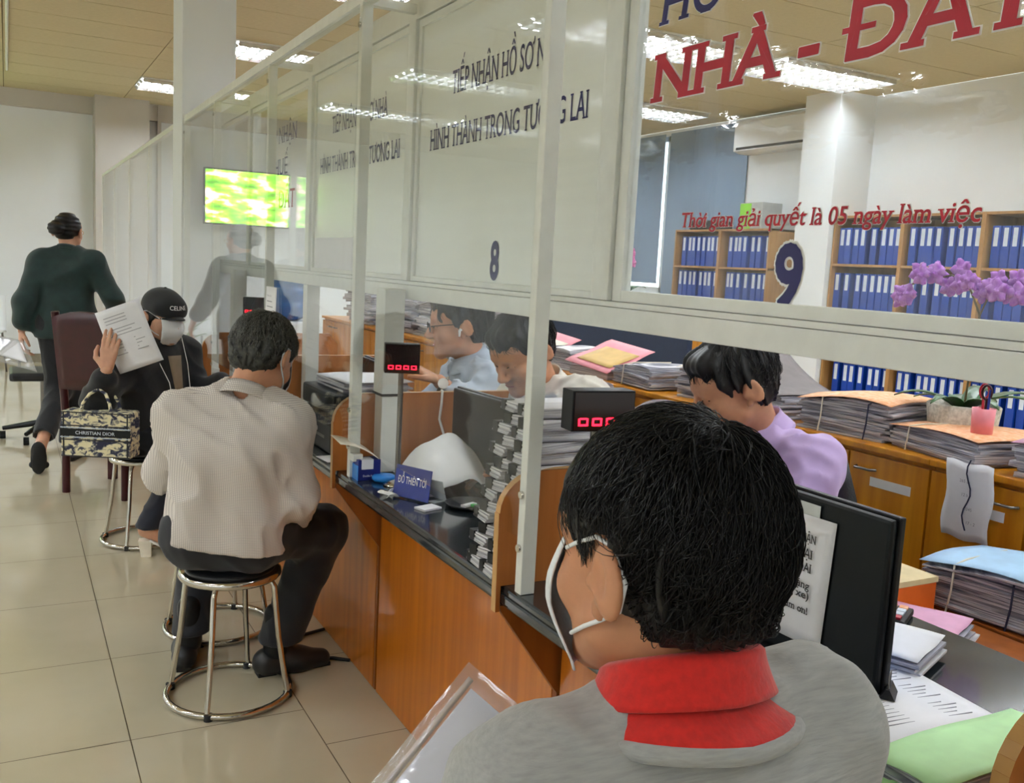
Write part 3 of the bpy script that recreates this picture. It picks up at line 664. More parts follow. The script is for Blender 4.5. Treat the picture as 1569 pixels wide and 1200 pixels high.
shelf(7.10, 8.60, 2, [.02, .37, .75, 1.14, 1.51, 1.90], 'smaller left-hand shelf of blue binders, below the air conditioner', bl='blue binder with a pale spine label on the smaller shelf below the air conditioner')
w = MB(); w.box((5.40, 6.75, 0), (5.46, 10.9, 1.15)); tag(w.build('partition_screen', 'navy'), 'navy fabric partition low at the far wall', 'partition')
w = MB(); w.box((6.62, 8.0, 1.902), (6.9, 8.4, 2.0), bev=.02); tag(w.build('bag', 'black'), 'dark bundle lying on top of the smaller binder shelf', 'bag')
r = empty('carton', (6.72, 7.42, 1.902)); m = MB(); m.box((-.1, -.16, 0), (.16, .16, .26), bev=.003); m.build('body', mat('grey_carton', rgb(180, 182, 180), .6), r)
m = MB(); m.box((-.104, .0, .0), (-.1005, .16, .25)); m.build('panel', mat('lime_panel', rgb(140, 214, 40), .5), r); tag(r, 'grey and lime green carton on top of the smaller binder shelf', 'box')
# air conditioner
r = empty('air_conditioner', (6.78, 6.85, 2.70)); m = MB()
m.prism([(.0, .02), (.0, .30), (.02, .33), (.218, .33), (.218, 0), (.08, 0)], 1, 0, 1.1); m.build('body', 'wall', r)
m = MB(); m.box((-.002, .04, .03), (.012, 1.06, .055)); m.build('outlet', 'black', r); tag(r, 'white wall-mounted air conditioner near the ceiling at the far wall', 'air conditioner')
# water dispenser with blue bottles seen low between the posts
r = empty('water_dispenser', (1.75, 6.55, 0)); m = MB(); m.box((-.15, -.15, 0), (.15, .15, .95), bev=.02); m.build('body', 'wall', r)
m = MB(); m.lathe([(.05, 0), (.135, .05), (.135, .12), (.128, .135), (.135, .15), (.135, .22), (.128, .235), (.135, .25), (.135, .36), (.0, .37)], (0, 0, .952)); m.build('bottle', mat('blue_water_bottle', rgb(40, 100, 170), .15, var=.15, coat=.4), r)
tag(r, 'white water dispenser with a large blue bottle near the column', 'water dispenser')
shelf2 = MB(); shelf2.box((2.3, 6.9, 0), (2.48, 7.9, .8)); 

# ---------------- monitors, displays, printer
def monitor(loc, w, h, rz, lab, bz=.02, sticker=None):
    """back of the screen faces the customers (local -x)"""
    r = empty('monitor', loc, rz); m = MB(); m.box((0, -w / 2, bz), (.012, w / 2, bz + h), bev=.003); m.build('panel', 'black', r)
    m = MB(); m.box((-.016, -w / 2 + .004, bz + .004), (-.0002, w / 2 - .004, bz + h - .004), bev=.006); m.build('back_shell', 'screen_back', r)
    m = MB(); m.box((.0122, -w / 2 + .01, bz + .015), (.0126, w / 2 - .01, bz + h - .01)); m.build('screen', mat('lit_screen', rgb(40, 60, 90), .2, emit=rgb(90, 130, 190), estr=.6), r)
    m = MB(); m.box((.005, -.03, .008), (.03, .03, bz + .03)); m.box((-.03, -.12, 0), (.14, .12, .008), bev=.003); m.build('stand', 'black', r)
    return tag(r, lab, 'monitor', 'black desktop monitors')
mon = monitor((1.205, 1.212, CT), .51, .295, 0, 'large black monitor seen from behind with a white notice taped on it', .008)
m = MB()
def nfn(u, v): return (1.1855 - .004 * math.sin(PI * u) - .012 * max(0, v - .75) ** 2 * 16 * max(0, .3 - u), 1.268 - u * .205 + .012 * (1 - v), .790 + v * .222 - .012 * u * 0)
m.sheet(nfn, 10, 10, .0004); nt = m.build('notice', 'paper', mon, world=True)
nl = [('TỪ CHỐI NHẬN', .985, .014, .11, .045), ('HỒ SƠ TẠI', .958, .015, .10, .05), ('ĐẤT ĐAI', .934, .015, .075, .05), ('(mua bán, tặng', .905, .0125, .125, .05), ('cho xe)', .888, .0125, .07, .05), ('Xin cảm ơn!', .862, .012, .095, .05)]
for t, z, c, wd, of in nl: lettering(t, (1.1805, 1.083 + of + wd - .03, z - .018), (0, -1, 0), (0, 0, 1), c, wd, 'ink_black', nt, bold=.012, lift=.001)
m = MB(); m.box((1.1845, 1.10, 1.008), (1.1850, 1.16, 1.032)); m.build('tape', 'clear_plastic', mon, world=True)
monitor((1.26, 2.45, CT), .46, .262, .06, 'black monitor back with a small red and white sticker, left of the nearest white post', -.0 + .012)
m = MB(); m.box((1.238, 2.285, .955), (1.2395, 2.325, .995)); 
st = m.build('sticker', 'label_white', [o for o in bpy.data.objects if o.name == 'monitor.001'][0], world=True)
m = MB(); m.box((1.2368, 2.312, .96), (1.2378, 2.322, .99)); m.build('sticker_print', 'ink_red', st, world=True)
monitor((1.34, 3.66, CT), .40, .235, -.05, 'black monitor behind the ticket display on its pole', .012)
def display(loc, rz, pole_h, lab, w=.10, h=.085, base=True):
    r = empty('ticket_display', loc, rz)      # face toward local -y
    m = MB(); m.box((-w / 2, -.02, pole_h), (w / 2, .03, pole_h + h), bev=.002); bx = m.build('case', 'black', r)
    m = MB(); m.box((-w / 2 + .003, -.0225, pole_h + .003), (w / 2 - .003, -.0205, pole_h + h - .003)); m.build('window', 'display_dark', r)
    s = w * .19
    for i in range(4):
        cx = -w / 2 + w * (.17 + .22 * i); m = MB(); z0 = pole_h + h * .14
        for (a, b, c, d) in ((-.3, .0, .3, .16), (-.42, .02, -.26, .6), (.26, .02, .42, .6), (-.3, .5, .3, .64)):
            m.box((cx + a * s, -.0232, z0 + b * s), (cx + c * s, -.0227, z0 + d * s))
        m.build('digit', 'led', r)
    if base:
        m = MB(); m.tube([(0, .015, .012), (0, .015, pole_h - .0005)], .008, 10); m.build('pole', 'steel', r)
        m = MB(); m.lathe([(.042, 0), (.042, .004), (.03, .010), (.012, .014), (.0, .014)], (0, .015, 0)); m.build('base', 'chrome', r)
    return tag(r, lab, 'ticket display', 'red digit ticket displays')
display((1.0, 2.535, CT + .0005), -.30, .335, 'dark ticket display with red digits on a steel pole beside the blue name plate')
display((1.0, 1.50, CT + .0005), -.12, .352, 'ticket display with red digits partly behind the hair of the nearest man', .132, .078)
display((1.05, 4.62, CT + .0005), -.30, .36, 'far ticket display with red digits near the paper on the post')
# printer-like dark unit with papers
r = empty('printer', (1.10, 3.2, CT + .0005), 0); m = MB(); m.box((-.16, -.20, 0), (.16, .20, .12), bev=.012); m.box((-.15, -.19, .13), (.16, .19, .2), bev=.012); m.box((-.13, -.17, .11), (.15, .17, .14)); m.build('body', 'black', r)
m = MB(); m.box((-.161, -.13, .045), (-.1602, .13, .055)); m.build('slot', 'steel', r); tag(r, 'dark printer on the worktop right of the grey haired man', 'printer')
P((1.12, 3.2, CT + .2015), .24, .30, .03, .05, 4, 'white sheets lying on top of the dark printer', cat='papers', cover='paper', name='paper_stack')

# ---------------- things on the customer side of the worktop
r = empty('name_plate', (.99, 2.385, CT + .0005)); m = MB(); ax = [_n(V(-.05, -.30, 0)), None, None]
px = _n(V(.42, -.90, 0)); up = _n(V(.30, .16, .94) - px * (px @ V(.35, .0, .94))); nn = np.cross(px, up)
pc = V(.985, 2.385, CT + .045); m.obox(pc, (px, up, nn), (.066, .044, .002), bev=.0008); m.build('plate', 'blue_plate', r, world=True)
lettering('ĐỖ THIÊN TỚI', pc - px * .053 + nn * .002 - up * .006, px, up, .020, .106, 'ink_white', r, serif=False, bold=.004)
m = MB(); q = pc + px * .0; m.obox(V(1.02, 2.385, CT + .002), (px, np.cross((0, 0, 1), px), V(0, 0, 1)), (.066, .03, .0015)); m.obox(V(1.026, 2.38, CT + .03), (px, V(-.30, -.16, .94), np.cross(px, V(-.30, -.16, .94))), (.066, .032, .0012)); m.build('holder', 'clear_plastic', r, world=True)
tag(r, 'blue name plate with white letters standing on the black worktop', 'name plate')
r = empty('tissue', (.928, 2.42, CT + .0005)); m = MB()
m.sheet(lambda u, v: (.012 * math.sin(6 * v + 2 * u) + (u - .5) * .03, (v - .5) * .045 + .005 * math.sin(7 * u), .003 + .012 * abs(math.sin(3.3 * u + 1.3 * v)) ** 1.2 + .008 * math.sin(2.6 * v) ** 2 * u), 10, 12, .0006); m.build('sheet', 'tissue', r)
tag(r, 'crumpled white tissue in front of the blue name plate', 'tissue')
r = empty('draped_paper', (1.155, 2.54, CT + .0005)); m = MB()
def heap(u, v):
    x, y = (u - .5), (v - .5); rr = math.hypot(x * .9, y); h = .135 * max(0, 1 - (rr / .60) ** 1.7) + .012 * math.sin(9 * y + 4 * x) * (1 - rr) + .006 * math.sin(15 * x)
    return (x * .25 + .03 * y, y * .34 + .02 * x, max(.003, h) + .004)
m.sheet(heap, 20, 20, .0008); m.build('sheet', 'tissue', r); tag(r, 'large white sheet draped in a heap behind the blue name plate', 'paper')
w = MB(); w.box((1.0, 2.62, CT + .001), (1.02, 2.64, CT + .002)); 
r = empty('card', (.985, 2.27, CT + .0005), .3); m = MB(); m.box((-.03, -.022, 0), (.03, .022, .006), bev=.001); m.build('card', 'paper', r); tag(r, 'small white card beside the blue name plate', 'card')
r = empty('tray', (1.10, 2.26, CT + .0005)); m = MB(); m.lathe([(.05, 0), (.065, .012), (.062, .012), (.048, .003), (0, .003)]); m.build('dish', 'black', r); tag(r, 'small dark round dish holding slips beside the draped sheet', 'dish')
r = empty('key_ring', (1.10, 2.25, CT + .006), .4); m = MB(); m.box((-.03, -.008, 0), (.02, .008, .006), bev=.001); m.build('slip', 'paper', r); m = MB(); m.box((-.01, -.045, .001), (.002, -.01, .008), bev=.001); m.build('tag', 'cov_dgreen', r); tag(r, 'white and green slips in the small dark dish', 'slips')
r = empty('carton', (.945, 2.655, CT + .0005), 0); m = MB(); m.box((-.035, -.028, 0), (.035, .028, .062), bev=.001); m.build('body', 'blue_box', r)
m = MB(); m.box((-.0365, -.029, .0), (-.0352, .028, .045)); m.build('side_panel', 'cyan', r); m = MB(); m.box((-.025, -.0295, .034), (.012, -.0282, .064)); m.box((-.025, -.0295, .0622), (.012, .01, .0635)); lb = m.build('label', 'paper', r)
lettering('Double A', (.925, 2.655 - .0286, CT + .012), (1, 0, 0), (0, 0, 1), .006, .028, 'ink_white', r, serif=False); tag(r, 'small navy and light blue carton at the foot of a white post', 'box')
r = empty('sponge_dish', (.985, 2.61, CT + .0005)); m = MB(); m.lathe([(.03, 0), (.036, .006), (.036, .014), (.03, .018), (0, .018)]); m.build('body', 'cyan', r); tag(r, 'round light blue dish on the worktop beside the navy carton', 'dish')
r = empty('card', (.925, 2.95, CT + .0005), .1); m = MB(); m.box((-.03, -.05, 0), (.03, .05, .0012)); m.build('card', 'paper', r); tag(r, 'white card lying on the worktop behind the second white post', 'card')
# leaflet bent over the bracket of the post
r = empty('leaflet', (.90, 2.66, .80)); m = MB(); m.sheet(lambda u, v: (-.045 + .15 * u, -.03 + .10 * v, .03 + .05 * math.sin(1.7 * u + .6) - .085 * u + .01 * v), 12, 4, .0006); m.build('sheet', 'cov_cream', r); tag(r, 'curled leaflet resting on the bracket of the second white post', 'leaflet')
# paper notice stuck on the third screen
r = empty('notice', (.889, 3.62, 1.16)); m = MB(); m.sheet(lambda u, v: (-.0008 - .003 * math.sin(3 * v), (.5 - u) * .16, (v - .5) * .235), 6, 8, .0005); m.build('sheet', 'paper', r)
for i in range(9): lettering(('THÔNG BÁO' if i == 0 else 'nnnnn nn nnnn nnn'[: 17 - (i * 5) % 7]), (.8852, 3.675, 1.24 - i * .02), (0, -1, 0), (0, 0, 1), .006, .11 if i else .07, 'ink_grey', r, serif=False) if i == 0 else None
m = MB()
for i in range(1, 9): m.box((.8843, 3.62 - .05 + .02 * ((i * 3) % 4) * .5, 1.24 - i * .02), (.8850, 3.675, 1.2435 - i * .02))
m.build('printed_lines', 'ink_grey', r, world=True); tag(r, 'white printed notice on the clear screen above the grey haired man', 'notice')
# tall double stack of clipped files by the nearest post: every bundle is a thing
def clip_bundle():
    r = empty('clipped_bundle', (0, 0, 0)); m = MB()
    for k in range(5): m.obox((random.uniform(-.003, .003), random.uniform(-.003, .003), .003 + k * .0042), ((math.cos(.02 * k), math.sin(.02 * k), 0), (-math.sin(.02 * k), math.cos(.02 * k), 0), (0, 0, 1)), (.105, .037, .0019))
    m.build('pages', 'pages', r)
    m = MB(); m.box((-.108, .010, .0), (-.085, .034, .0235), bev=.001); m.build('binder_clip', 'black', r); return r
cb = clip_bundle(); first = True; NB = 15
for col in range(2):
    for i in range(NB):
        o = cb if first else copy_tree(cb); first = False
        t = i / NB; o.location = (1.00 + .075 * t + random.uniform(-.004, .004), 1.805 - .084 * col + .0 * t + random.uniform(-.006, .006), CT + .001 + i * .0243)
        o.rotation_euler = (0, 0, random.uniform(-.08, .08) + (.25 if i % 2 else -.05))
        tag(o, 'clipped bundle of white sheets in the ' + ('nearer' if col else 'farther') + ' column of the tall stack by the post', 'paper bundle', 'clipped bundles, ' + ('nearer' if col else 'farther') + ' column')
# fanned stack on the other side of the post
for i in range(5):
    P((1.20 + .008 * i, 1.83 - .004 * i, CT + .001 + i * .044), .21, .28, .042, -.15 + .10 * i, 10, ['lowest', 'second lowest', 'middle', 'second highest', 'topmost'][i] + ' bundle of the white paper stack right of the nearest post', 'paper bundle', jit=.012, group=None, bulge=.0, cover='paper' if i == 4 else None, lid=.10 if i == 4 else 0, name='paper_stack')
# documents near the nearest man
r = empty('document', (1.21, 1.0, CT + .001), -.12); m = MB()
for i in range(4): m.sheet(lambda u, v: ((u - .5) * .24 + .004 * i, (v - .5) * .33 - .003 * i, .003 + i * .0022 + .004 * math.sin(3 * u)), 6, 6, .0016)
m.build('pages', 'paper', r)
m = MB()
for i in range(22): m.box((-.10, -.125 + i * .0105, .0128), (.10 - (.05 if i % 6 == 5 else .01 * ((i * 5) % 3)), -.1236 + i * .0105, .0140))
m.build('printed_lines', 'ink_grey', r); tag(r, 'thick printed document lying open on the worktop below the black monitor', 'document')
r = empty('binder_clip', (1.215, .955, CT + .0165), .6); m = MB(); m.prism([(-.012, 0), (.012, 0), (.003, .016), (-.003, .016)], 0, -.022, .022); m.build('body', 'black', r)
m = MB(); m.tube([(-.015, 0, .015), (-.012, .0, .036), (.012, 0, .036), (.015, 0, .015)], .0012, 6); m.build('handle', 'steel', r); tag(r, 'small black binder clip lying on the printed document', 'clip')
r = empty('stapler', (1.215, 1.03, CT + .0165), -.2); m = MB(); m.box((-.045, -.014, 0), (.045, .014, .018), bev=.004); m.build('body', mat('cream_plastic', rgb(226, 220, 196), .4), r); tag(r, 'cream coloured block lying on the document beside the monitor', 'stapler')
P((1.36, 1.13, CT + .001), .16, .22, .03, .4, 6, 'small pile of white slips behind the black monitor', 'papers', cover='paper', jit=.012, name='paper_stack')
for i, c in enumerate(('cov_green', 'cov_dgreen', 'cov_green', 'cov_green')):
    P((1.025 + .006 * i, .690 - .002 * i, CT + .001 + i * .025), .28, .10, .020, .06 * (i % 2) - .04, 6, ['lowest', 'second', 'third', 'topmost'][i] + ' of the green covered files beside the nearest man', 'file stack', cover=c, group=None, jit=.006, bulge=.008)
r = empty('binder_clip', (1.08, .652, CT + .103), 0); m = MB(); m.prism([(-.012, 0), (.012, 0), (.003, .014), (-.003, .014)], 0, -.02, .02); m.build('body', 'black', r); tag(r, 'black clip on the edge of the green covered files', 'clip')
m = MB(); m.tube([(1.24, 2.785, .990), (1.235, 2.768, .992), (1.232, 2.764, .95), (1.225, 2.76, .90), (1.24, 2.745, .84), (1.27, 2.735, .80), (1.30, 2.70, .752)], .004, 6); tag(m.build('cord', 'ink_white'), 'white cord hanging over the wooden divider behind the draped white sheet', 'cord')
# cable on the floor
m = MB(); m.tube([(1.035, 3.32, .008), (.95, 3.30, .006), (.87, 3.22, .006), (.90, 3.10, .006), (.99, 3.06, .006), (1.036, 3.02, .006)], .006, 8); tag(m.build('cable', 'rubber'), 'black cable looping out on the floor beneath the counter front', 'cable')

# ================================================================== CUSTOMER SIDE
def stool(loc, lab):
    r = empty('stool', loc); m = MB(); m.lathe([(.0, .418), (.148, .418), (.156, .412), (.158, .40), (.152, .392), (0, .39)][::-1], n=40); m.build('seat_rim', 'chrome', r)
    m = MB(); m.lathe([(.138, .4182), (.138, .424), (.12, .428), (0, .428)], n=36); m.build('seat', 'black_soft', r)
    m = MB(); m.ring((0, 0, .012), .19, .0105); m.build('foot_ring', 'chrome', r)
    for i in range(4):
        a = PI / 4 + i * PI / 2 + .25; c, s = math.cos(a), math.sin(a); m = MB()
        m.tube([(c * .10, s * .10, .388), (c * .128, s * .128, .385), (c * .142, s * .142, .365), (c * .158, s * .158, .20), (c * .182, s * .182, .06), (c * .189, s * .189, .022)], .009, 10); m.build('leg', 'chrome', r)
        f = MB(); f.tube([(math.cos(a + .02) * .19, math.sin(a + .02) * .19, .0), (math.cos(a + .02) * .19, math.sin(a + .02) * .19, .02)], .014, 10); f.build('rubber_foot', 'rubber', r)
    return tag(r, lab, 'stool', 'steel stools in front of the counter')
stool((.605, 2.935, 0), 'steel stool with a black seat under the grey haired man')
stool((.565, 4.735, 0), 'steel stool with a black seat under the woman in the cap')
stool((.55, .62, 0), 'steel stool under the nearest man, below the picture')
# empty stool just beyond the seated man
stool((.68, 3.50, 0), 'empty steel stool standing just beyond the grey haired man')
# dark red wooden chair
r = empty('wooden_chair', (.56, 5.80, 0), -.785); m = MB(); m.box((-.22, -.22, .43), (.22, .22, .47), bev=.01); m.build('seat', 'maroon', r)
for x in (-.2, .2):
    m = MB(); m.prism([(x - .02, 0), (x + .02, 0), (x + .022, .45), (x - .022, .45)], 1, .16, .2); m.build('leg', 'maroon', r)
    m = MB(); m.tube([(x, -.20, 0), (x, -.20, .45), (x, -.22, .7), (x, -.27, 1.03)], .022, 8); m.build('rear_leg', 'maroon', r)
m = MB(); m.sheet(lambda u, v: ((u - .5) * .42, -.225 - .05 * v, .60 + v * .40 + .04 * (1 - (2 * u - 1) ** 2) * v), 8, 6, .025); m.build('backrest', 'maroon', r); tag(r, 'dark red wooden chair behind the woman in the cap', 'chair')
# office chair castor hint behind the walking woman
r = empty('office_chair', (.22, 7.5, 0), 0); m = MB(); m.box((-.22, -.22, .44), (.22, .22, .5), bev=.02); m.build('seat', 'black_soft', r)
m = MB(); m.tube([(0, 0, .08), (0, 0, .44)], .025, 10); m.build('column', 'steel', r)
for i in range(5):
    a = 2 * PI * i / 5 + PI * .95; m = MB(); m.tube([(0, 0, .12), (.27 * math.cos(a), .27 * math.sin(a), .075)], [.025, .015], 8); lg = m.build('leg', 'black', r)
    c = MB(); c.tube([(.27 * math.cos(a) - .018, .27 * math.sin(a), .028), (.27 * math.cos(a) + .018, .27 * math.sin(a), .028)], .028, 12); c.build('castor', 'black', lg)
tag(r, 'black office chair behind the walking woman, one castor showing', 'office chair')
# white chairs by the far wall
def shell_chair(loc, rz, lab):
    r = empty('shell_chair', loc, rz); m = MB()
    m.sheet(lambda u, v: ((u - .5) * (.44 - .06 * abs(v - .4)), (.22 - .44 * min(1, v * 2)) if v < .5 else -.22 - .10 * (v - .5), (.46 - .02 * math.sin(PI * min(1, 2 * v))) if v < .5 else .46 + (v - .5) * .78 - .10 * abs(u - .5) ** 2), 10, 14, .012); m.build('shell', 'wall', r)
    for x in (-.18, .18):
        for y in (-.19, .19):
            m = MB(); m.tube([(x, y, .45), (x * 1.15, y * 1.2, 0)], .011, 8); m.build('leg', 'steel', r)
    return tag(r, lab, 'chair', 'white chairs by the far wall')
shell_chair((-.28, 11.3, 0), 2.9, 'white plastic chair at the left edge by the far wall'); shell_chair((.30, 11.5, 0), 3.1, 'white plastic chair by the far wall, half hidden by the walking woman')
# potted plant at the screens
r = empty('potted_plant', (.60, 8.3, 0)); m = MB(); m.lathe([(.13, 0), (.17, .55), (.155, .55), (.14, .5), (0, .5)]); m.build('pot', 'wall', r)
for i in range(18): leaf((.05 * math.cos(i), .05 * math.sin(i), .5), (math.cos(i * 2.4), math.sin(i * 2.4)), .22 + .04 * (i % 3), .06, .7, 1.5 + .3 * (i % 2)).build('leaf', mat('bright_leaf', rgb(88, 124, 40), .45, var=.3) if i == 0 else bpy.data.materials['bright_leaf'], r)
tag(r, 'leafy green plant in a white pot beside the far clear screens', 'potted plant')
# television on the far wall; the screens mirror it
r = empty('television', (-.90, 12.27, 2.08)); m = MB(); m.box((-.53, -.005, -.345), (.53, .04, .345), bev=.006); m.build('case', 'black', r)
k = NT('tv_picture'); tc = k.n('ShaderNodeTexCoord'); mp = k.n('ShaderNodeMapping'); mp.inputs['Scale'].default_value = (2.2, 1, 6); no = k.n('ShaderNodeTexNoise'); no.inputs['Scale'].default_value = 1.6; no.inputs['Detail'].default_value = 3
cr = k.n('ShaderNodeValToRGB'); e = cr.color_ramp.elements; e[0].position = .36; e[0].color = rgb(70, 140, 20); e[1].position = .66; e[1].color = rgb(255, 235, 240)
for ps, c in ((.46, rgb(130, 225, 30)), (.53, rgb(170, 240, 70)), (.58, rgb(250, 215, 190))): q = e.new(ps); q.color = c
em = k.n('ShaderNodeEmission'); em.inputs[1].default_value = 3.2; k.l(tc.outputs['Object'], mp.inputs[0]); k.l(mp.outputs[0], no.inputs['Vector']); k.l(no.outputs['Fac'], cr.inputs[0]); k.l(cr.outputs[0], em.inputs[0]); k.l(em.outputs[0], k.out.inputs[0])
m = MB(); m.box((-.51, -.0065, -.325), (.51, -.0055, .325)); m.build('screen', k.m, r); tag(r, 'television showing a green scene, seen mirrored in the clear screens', 'television')
m = MB(); m.box((-1.1, 12.311, 1.9), (-.7, 12.4, 2.2)); tag(m.build('wall_bracket', 'steel'), 'steel bracket holding the television on the far wall', 'bracket')
# staff chairs
def office_back(loc, rz, mt, lab):
    r = empty('office_chair', loc, rz)       # sitter faces local +y
    m = MB(); m.sheet(lambda u, v: ((u - .5) * (.42 - .10 * v * v), -.24 - .05 * math.sin(PI * v) * .6 + .10 * (2 * u - 1) ** 2 * .5, .52 + .41 * v - .05 * (2 * u - 1) ** 4 * v), 12, 10, .05); m.build('backrest', mt, r)
    m = MB(); m.box((-.24, -.22, .42), (.24, .24, .49), bev=.03); m.build('seat', mt, r)
    m = MB(); m.tube([(0, 0, .06), (0, 0, .42)], .025, 10); m.build('column', 'steel', r)
    for i in range(5):
        a = 2 * PI * i / 5; m = MB(); m.tube([(0, 0, .12), (.28 * math.cos(a), .28 * math.sin(a), .03)], [.025, .018], 8); m.build('leg', 'black', r)
    return tag(r, lab, 'office chair', 'staff office chairs')
office_back((1.87, 2.02, 0), 1.50, 'black_soft', 'black office chair behind the man in the lilac shirt')
office_back((1.92, 2.75, 0), 1.6, 'maroon', 'dark red office chair behind the man in the white shirt')
office_back((1.98, 3.35, 0), 1.5, 'maroon', 'dark red office chair behind the man with glasses')
# ================================================================== PEOPLE (smooth bodies grown from distance fields)
def _cap(P, a, b, ra, rb):
    ba = b - a; t = np.clip(((P - a) @ ba) / (ba @ ba + 1e-12), 0, 1)
    return np.linalg.norm(P - a - t[..., None] * ba, axis=-1) - (ra + (rb - ra) * t)
def _ell(P, c, r, R=None):
    q = P - c
    if R is not None: q = q @ R
    k0 = np.linalg.norm(q / r, axis=-1); k1 = np.linalg.norm(q / (r * r), axis=-1)
    return k0 * (k0 - 1) / (k1 + 1e-9)
def cap(a, b, ra, rb=None, k=None): return ('c', np.array(a, float), np.array(b, float), ra, ra if rb is None else rb, k)
def ell(c, r, R=None, k=None): return ('e', np.array(c, float), np.array(r, float), R, k)
def cut(p): return ('-',) + p
def bounds(pr):
    lo = np.full(3, 1e9); hi = -lo
    for p in pr:
        if p[0] == '-': continue
        if p[0] == 'c':
            for q, r in ((p[1], p[3]), (p[2], p[4])): lo = np.minimum(lo, q - r); hi = np.maximum(hi, q + r)
        else: r = p[2].max(); lo = np.minimum(lo, p[1] - r); hi = np.maximum(hi, p[1] + r)
    return lo, hi
def field(pr, lo, h, n, k0):
    D = np.full(n, 1.0)
    ax = [lo[i] + h * np.arange(n[i]) for i in range(3)]
    for p in pr:
        neg = p[0] == '-'; q = p[1:] if neg else p
        kk = (q[-1] if q[-1] is not None else (0.004 if neg else k0)); b0, b1 = bounds([q]); mg = kk + 3 * h + .03
        i0 = [int(max(0, math.floor((b0[i] - mg - lo[i]) / h))) for i in range(3)]; i1 = [int(min(n[i], math.ceil((b1[i] + mg - lo[i]) / h) + 1)) for i in range(3)]
        if any(a >= b for a, b in zip(i0, i1)): continue
        sl = tuple(slice(a, b) for a, b in zip(i0, i1))
        X, Y, Z = np.meshgrid(ax[0][sl[0]], ax[1][sl[1]], ax[2][sl[2]], indexing='ij'); P = np.stack([X, Y, Z], -1)
        d = _cap(P, *q[1:5]) if q[0] == 'c' else _ell(P, q[1], q[2], q[3])
        A = D[sl]
        if neg: d = -d; hh = np.maximum(kk - np.abs(A - d), 0) / kk; D[sl] = np.maximum(A, d) + hh * hh * kk / 4
        else: hh = np.maximum(kk - np.abs(A - d), 0) / kk; D[sl] = np.minimum(A, d) - hh * hh * kk / 4
    return D
def snets(D, o, h):
    s = D < 0; c = np.zeros(tuple(np.array(D.shape) - 1), int)
    for i in (0, 1):
        for j in (0, 1):
            for k in (0, 1): c += s[i:D.shape[0] - 1 + i, j:D.shape[1] - 1 + j, k:D.shape[2] - 1 + k]
    act = (c > 0) & (c < 8); I = np.argwhere(act); idx = np.full(act.shape, -1); idx[act] = np.arange(len(I))
    P = np.zeros((len(I), 3)); cn = np.zeros(len(I))
    cs = [(i, j, k) for i in (0, 1) for j in (0, 1) for k in (0, 1)]
    for a in cs:
        for ax in range(3):
            if a[ax]: continue
            b = list(a); b[ax] = 1; va = D[I[:, 0] + a[0], I[:, 1] + a[1], I[:, 2] + a[2]]; vb = D[I[:, 0] + b[0], I[:, 1] + b[1], I[:, 2] + b[2]]
            m = (va < 0) != (vb < 0); t = np.where(m, va / np.where(m, va - vb, 1), 0); pos = np.array(a, float)[None] + t[:, None] * (np.array(b) - np.array(a))[None]
            P[m] += pos[m]; cn += m
    P /= np.maximum(cn, 1)[:, None]; v = o + h * (I + P); F = []
    for ax in range(3):
        u, w = (ax + 1) % 3, (ax + 2) % 3; sh = list(D.shape); sh[ax] -= 1
        s0 = s.take(range(0, D.shape[ax] - 1), ax); s1 = s.take(range(1, D.shape[ax]), ax); E = np.argwhere(s0 != s1)
        E = E[(E[:, u] > 0) & (E[:, w] > 0) & (E[:, u] < D.shape[u] - 1) & (E[:, w] < D.shape[w] - 1)]
        if not len(E): continue
        def ci(du, dw):
            e = E.copy(); e[:, u] -= du; e[:, w] -= dw; return idx[e[:, 0], e[:, 1], e[:, 2]]
        q = np.stack([ci(1, 1), ci(0, 1), ci(0, 0), ci(1, 0)], 1); ins = s[E[:, 0], E[:, 1], E[:, 2]]
        q[~ins] = q[~ins][:, ::-1]; F.append(q)
    F = np.vstack(F); return v, F[(F >= 0).all(1)]
def grow(pr, h=.008, k=.03, disp=None, planes=(), smooth=1):
    """prims -> vertices, faces.  disp(P) pushes the surface in or out; planes (point, normal) cut cleanly"""
    lo, hi = bounds(pr); lo = lo - 4 * h - .02; hi = hi + 4 * h + .02
    n = tuple(int(math.ceil((hi[i] - lo[i]) / h)) + 1 for i in range(3)); D = field(pr, lo, h, n, k)
    if disp is not None or planes:
        X, Y, Z = np.meshgrid(*[lo[i] + h * np.arange(n[i]) for i in range(3)], indexing='ij'); P = np.stack([X, Y, Z], -1)
        if disp is not None: D = D + disp(P)
        for (p, nn) in planes: D = np.maximum(D, (P - np.array(p, float)) @ _n(np.array(nn, float)))
    v, f = snets(D, lo, h)
    for _ in range(smooth):
        acc = np.zeros_like(v); cn = np.zeros(len(v))
        for a in range(4):
            i, j = f[:, a], f[:, (a + 1) % 4]; np.add.at(acc, i, v[j]); np.add.at(acc, j, v[i]); np.add.at(cn, i, 1); np.add.at(cn, j, 1)
        v = v * .5 + .5 * acc / np.maximum(cn, 1)[:, None]
    return v, f
def gmesh(name, m, parent, parts):
    mb = MB()
    for v, f in parts: mb.add(v, f.tolist(), 0, True)
    return mb.build(name, m, parent, world=True)
def folds(amp, fx, seed=0, ax=(0, 0, 1), stretch=1.0):
    """soft cloth creases"""
    r = np.random.default_rng(seed); W = [(r.normal(size=3) * fx * (.6 + .8 * r.random()), r.random() * 6.3) for _ in range(7)]
    a = _n(np.array(ax, float))
    def f(P):
        s = np.zeros(P.shape[:-1])
        for w, ph in W:
            w2 = w - a * (w @ a) * (1 - stretch); s += np.sin(P @ w2 + ph + .8 * np.sin(P @ (w2[[1, 2, 0]] * .5) + ph))
        s /= 3.0
        return -amp * (1 - np.abs(s)) ** 2 + amp * .35
    return f
